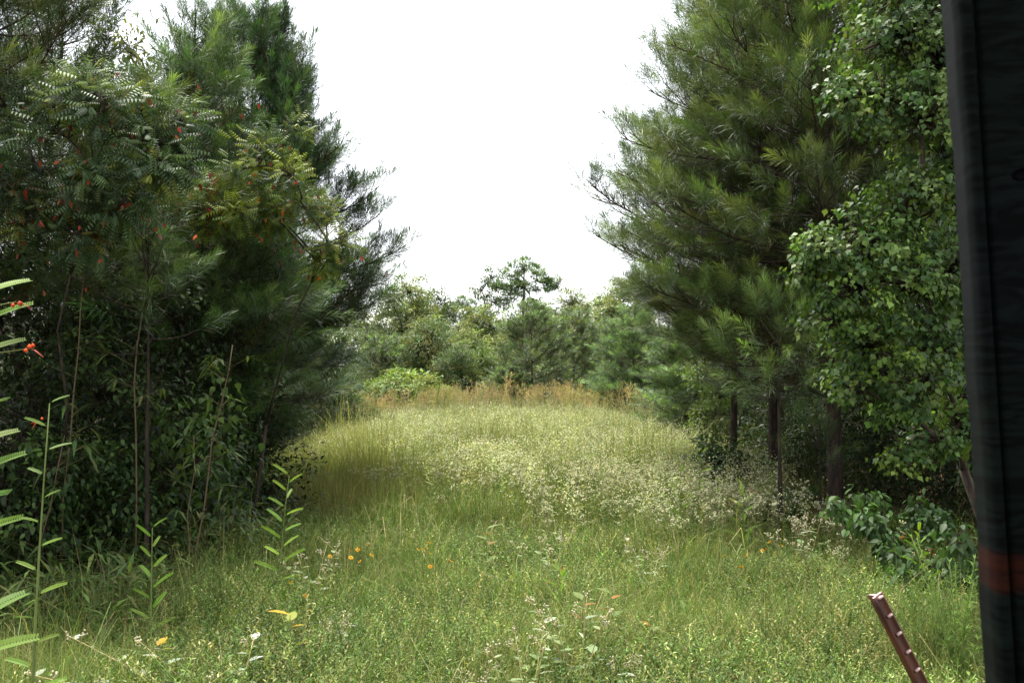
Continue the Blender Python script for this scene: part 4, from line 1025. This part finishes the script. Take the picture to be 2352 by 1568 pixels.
# ================================================================== DARK WOODEN BLIND WALL
def build_wall():
    m = bpy.data.materials.new('painted_plywood'); t, N, Lk = nt(m)
    out = N('ShaderNodeOutputMaterial'); p = N('ShaderNodeBsdfPrincipled'); p.inputs['Roughness'].default_value = .85; p.inputs['Specular IOR Level'].default_value = .06
    tc = N('ShaderNodeTexCoord'); mp = N('ShaderNodeMapping'); mp.inputs['Scale'].default_value = (3.5, 1, 15); mp.inputs['Rotation'].default_value = (0, .12, 0)
    n1 = N('ShaderNodeTexNoise'); n1.inputs['Scale'].default_value = 3.2; n1.inputs['Detail'].default_value = 9; n1.inputs['Distortion'].default_value = 2.6
    Lk(tc.outputs['Object'], mp.inputs[0]); Lk(mp.outputs[0], n1.inputs['Vector'])
    n2 = N('ShaderNodeTexNoise'); n2.inputs['Scale'].default_value = 2.3; Lk(tc.outputs['Object'], n2.inputs['Vector'])
    cr = N('ShaderNodeValToRGB'); e = cr.color_ramp.elements
    e[0].position = .35; e[0].color = (.0016, .0030, .0022, 1); e[1].position = .5; e[1].color = (.0022, .0044, .0036, 1)  # dark camo paint, with the shade of its unlit side added to the colour
    e2 = e.new(.62); e2.color = (.0026, .0034, .0044, 1)
    Lk(n2.outputs['Fac'], cr.inputs[0])
    gr = N('ShaderNodeValToRGB'); gr.color_ramp.elements[0].position = .42; gr.color_ramp.elements[0].color = (.32, .32, .32, 1)
    gr.color_ramp.elements[1].position = .6; gr.color_ramp.elements[1].color = (1.25, 1.25, 1.25, 1); Lk(n1.outputs['Fac'], gr.inputs[0])
    mu = N('ShaderNodeMix'); mu.data_type = 'RGBA'; mu.blend_type = 'MULTIPLY'; mu.inputs['Factor'].default_value = 1
    Lk(cr.outputs[0], mu.inputs[6]); Lk(gr.outputs[0], mu.inputs[7])
    # orange red paint stripe sprayed across the boards at a fixed height
    sx = N('ShaderNodeSeparateXYZ'); Lk(tc.outputs['Object'], sx.inputs[0])
    ad = N('ShaderNodeMath'); ad.operation = 'ADD'; sl = N('ShaderNodeMath'); sl.operation = 'MULTIPLY'; sl.inputs[1].default_value = .12
    Lk(n2.outputs['Fac'], sl.inputs[0])
    s2 = N('ShaderNodeMath'); s2.operation = 'MULTIPLY_ADD'; s2.inputs[1].default_value = .10; Lk(sx.outputs[0], s2.inputs[0]); Lk(sl.outputs[0], s2.inputs[2])
    Lk(sx.outputs[2], ad.inputs[0]); Lk(s2.outputs[0], ad.inputs[1])
    sb = N('ShaderNodeMath'); sb.operation = 'SUBTRACT'; sb.inputs[1].default_value = STRIPE + .06; Lk(ad.outputs[0], sb.inputs[0])
    ab = N('ShaderNodeMath'); ab.operation = 'ABSOLUTE'; Lk(sb.outputs[0], ab.inputs[0])
    mr = N('ShaderNodeMapRange'); mr.inputs['From Min'].default_value = .022; mr.inputs['From Max'].default_value = .014; Lk(ab.outputs[0], mr.inputs['Value'])
    g2 = N('ShaderNodeMath'); g2.operation = 'MULTIPLY'; Lk(mr.outputs[0], g2.inputs[0])
    gm = N('ShaderNodeMapRange'); gm.inputs['From Min'].default_value = .38; gm.inputs['From Max'].default_value = .55; gm.inputs['To Min'].default_value = .45; Lk(n1.outputs['Fac'], gm.inputs['Value'])
    Lk(gm.outputs[0], g2.inputs[1])
    mx = N('ShaderNodeMix'); mx.data_type = 'RGBA'; Lk(g2.outputs[0], mx.inputs['Factor']); Lk(mu.outputs[2], mx.inputs[6]); mx.inputs[7].default_value = (.020, .0050, .0026, 1)
    Lk(mx.outputs[2], p.inputs['Base Color'])
    bp = N('ShaderNodeBump'); bp.inputs['Strength'].default_value = .2; bp.inputs['Distance'].default_value = .003; Lk(n1.outputs['Fac'], bp.inputs['Height']); Lk(bp.outputs[0], p.inputs['Normal'])
    Lk(p.outputs[0], out.inputs[0])
    d = .92; H = 3.2
    x0 = X(2274, d); z0 = 2 - 698 / F * d       # front edge at the bottom of the picture
    lean = math.atan2(2260 - 2165, 1568) - .0172
    t0 = thing('blind_wall', 'dark green painted plywood wall of a hunting blind with an orange red stripe', 'wall', (0, 0, 0))
    xb = x0 + math.tan(lean) * z0
    t0.location = (xb, d, 0); t0.rotation_euler = (0, -lean, math.radians(-8))
    rng = np.random.default_rng(900)
    def board(x0_, x1_, y0_, y1_, rough):
        g = G(); nz = 60; zs = np.linspace(0, H, nz); e = np.cumsum(rng.normal(0, rough * .6, nz)); e -= np.linspace(e[0], e[-1], nz); e += rng.normal(0, rough * .4, nz)
        b = min(.004, (x1_ - x0_) * .2)
        sec = lambda i: [(x0_ + e[i], y1_, zs[i]), (x0_ + e[i], y0_ + b, zs[i]), (x0_ + e[i] + b, y0_, zs[i]), (x1_ - b, y0_, zs[i]), (x1_, y0_ + b, zs[i]), (x1_, y1_, zs[i])]
        V = np.array([sec(i) for i in range(nz)]).reshape(-1, 3); n = 6
        i = np.arange(nz - 1)[:, None] * n; j = np.arange(n)[None]; j2 = (j + 1) % n
        g.add(V, [np.stack([i + j, i + j2, i + n + j2, i + n + j], -1).reshape(-1, 4)], (1, 1, 1))
        g.F[4].append(np.array([[0, 1, 2, 5], [2, 3, 4, 5]])); g.F[4].append(np.array([[0, 5, 2, 1], [2, 5, 4, 3]]) + (nz - 1) * n)
        return g.mesh('board', m)
    part('trim_board', board(0, .0215, -.004, .05, .0016), t0)
    part('panel', board(.0245, 1.2, 0, .018, .0004), t0)
    # knot hole and two nail heads
    k = bpy.data.materials.new('dark_hole'); t, N, Lk = nt(k); out = N('ShaderNodeOutputMaterial'); p = N('ShaderNodeBsdfPrincipled'); p.inputs['Specular IOR Level'].default_value = 0; p.inputs['Roughness'].default_value = 1
    no = N('ShaderNodeTexNoise'); cr2 = N('ShaderNodeValToRGB'); cr2.color_ramp.elements[0].color = (.001, .001, .001, 1); cr2.color_ramp.elements[1].color = (.006, .006, .007, 1)
    Lk(no.outputs['Fac'], cr2.inputs[0]); Lk(cr2.outputs[0], p.inputs['Base Color']); Lk(p.outputs[0], out.inputs[0])
    g = G(); th = np.linspace(0, 2 * PI, 13)[:-1]; rr = .0058 * (1 + .2 * np.sin(th * 2 + 1))
    kx, kz = .0555, Z(395, d)
    ring = np.column_stack([kx + rr * 1.2 * np.cos(th), np.full(12, -.0022), kz + rr * np.sin(th)]); ring2 = ring * 1.0; ring2[:, 1] = .001
    ring2[:, 0] = kx + (ring2[:, 0] - kx) * 1.25; ring2[:, 2] = kz + (ring2[:, 2] - kz) * 1.25
    c = np.array([[kx, .0, kz]])
    g.add(np.concatenate([ring, ring2, c]), [np.stack([np.arange(12), (np.arange(12) + 1) % 12, (np.arange(12) + 1) % 12 + 12, np.arange(12) + 12], -1), np.stack([np.arange(12), (np.arange(12) + 1) % 12, np.full(12, 24)], -1)], (1, 1, 1))
    part('knot', g.mesh('knot', k), t0)
STRIPE = 2 - (1300 - 870) / F * .92
build_wall()

# ================================================================== LIGHT, SKY, CAMERA
SUN_EL, SUN_DIR = math.radians(71), (-0.48, 0.60)
w = bpy.data.worlds.new('World'); scene.world = w; w.use_nodes = True; t = w.node_tree; t.nodes.clear()
out = t.nodes.new('ShaderNodeOutputWorld'); bg = t.nodes.new('ShaderNodeBackground'); sky = t.nodes.new('ShaderNodeTexSky')
sky.sky_type = 'NISHITA'; sky.sun_disc = False; sky.sun_elevation = SUN_EL; sky.sun_rotation = math.atan2(SUN_DIR[0], SUN_DIR[1])
sky.air_density = 1.0; sky.dust_density = 2.0; sky.ozone_density = 1.0
hs = t.nodes.new('ShaderNodeHueSaturation'); hs.inputs['Saturation'].default_value = .22; hs.inputs['Value'].default_value = 1.0
t.links.new(sky.outputs[0], hs.inputs['Color']); t.links.new(hs.outputs[0], bg.inputs['Color'])
bg.inputs['Strength'].default_value = .15; t.links.new(bg.outputs[0], out.inputs[0])
sd = bpy.data.lights.new('sun', 'SUN'); sd.energy = 2.6; sd.angle = math.radians(20); sd.color = (1, .95, .87)
so = bpy.data.objects.new('sun', sd); COL.objects.link(so)
hd = math.hypot(*SUN_DIR); v = (SUN_DIR[0] / hd * math.cos(SUN_EL), SUN_DIR[1] / hd * math.cos(SUN_EL), math.sin(SUN_EL))
from mathutils import Vector
so.rotation_euler = Vector(v).to_track_quat('Z', 'Y').to_euler(); so.location = (-20, -12, 30)

cd = bpy.data.cameras.new('camera'); cam = bpy.data.objects.new('camera', cd); COL.objects.link(cam); scene.camera = cam
cd.lens = 35; cd.sensor_width = 36; cd.clip_end = 1000; cd.clip_start = .05
cam.location = (0, 0, 2.0); cam.rotation_euler = (math.radians(90) + math.atan2(86, F), 0, 0)
cd.dof.use_dof = True; cd.dof.focus_distance = 8.5; cd.dof.aperture_fstop = 14
vs = scene.view_settings; vs.view_transform = 'Standard'; vs.look = 'None'; vs.gamma = 1; vs.exposure = 1.75; vs.use_curve_mapping = False
cy = scene.cycles; cy.use_denoising = True; cy.max_bounces = 6; cy.diffuse_bounces = 3; cy.glossy_bounces = 2; cy.transmission_bounces = 3; cy.caustics_reflective = False; cy.caustics_refractive = False
try: cy.denoiser = 'OPENIMAGEDENOISE'
except Exception: pass
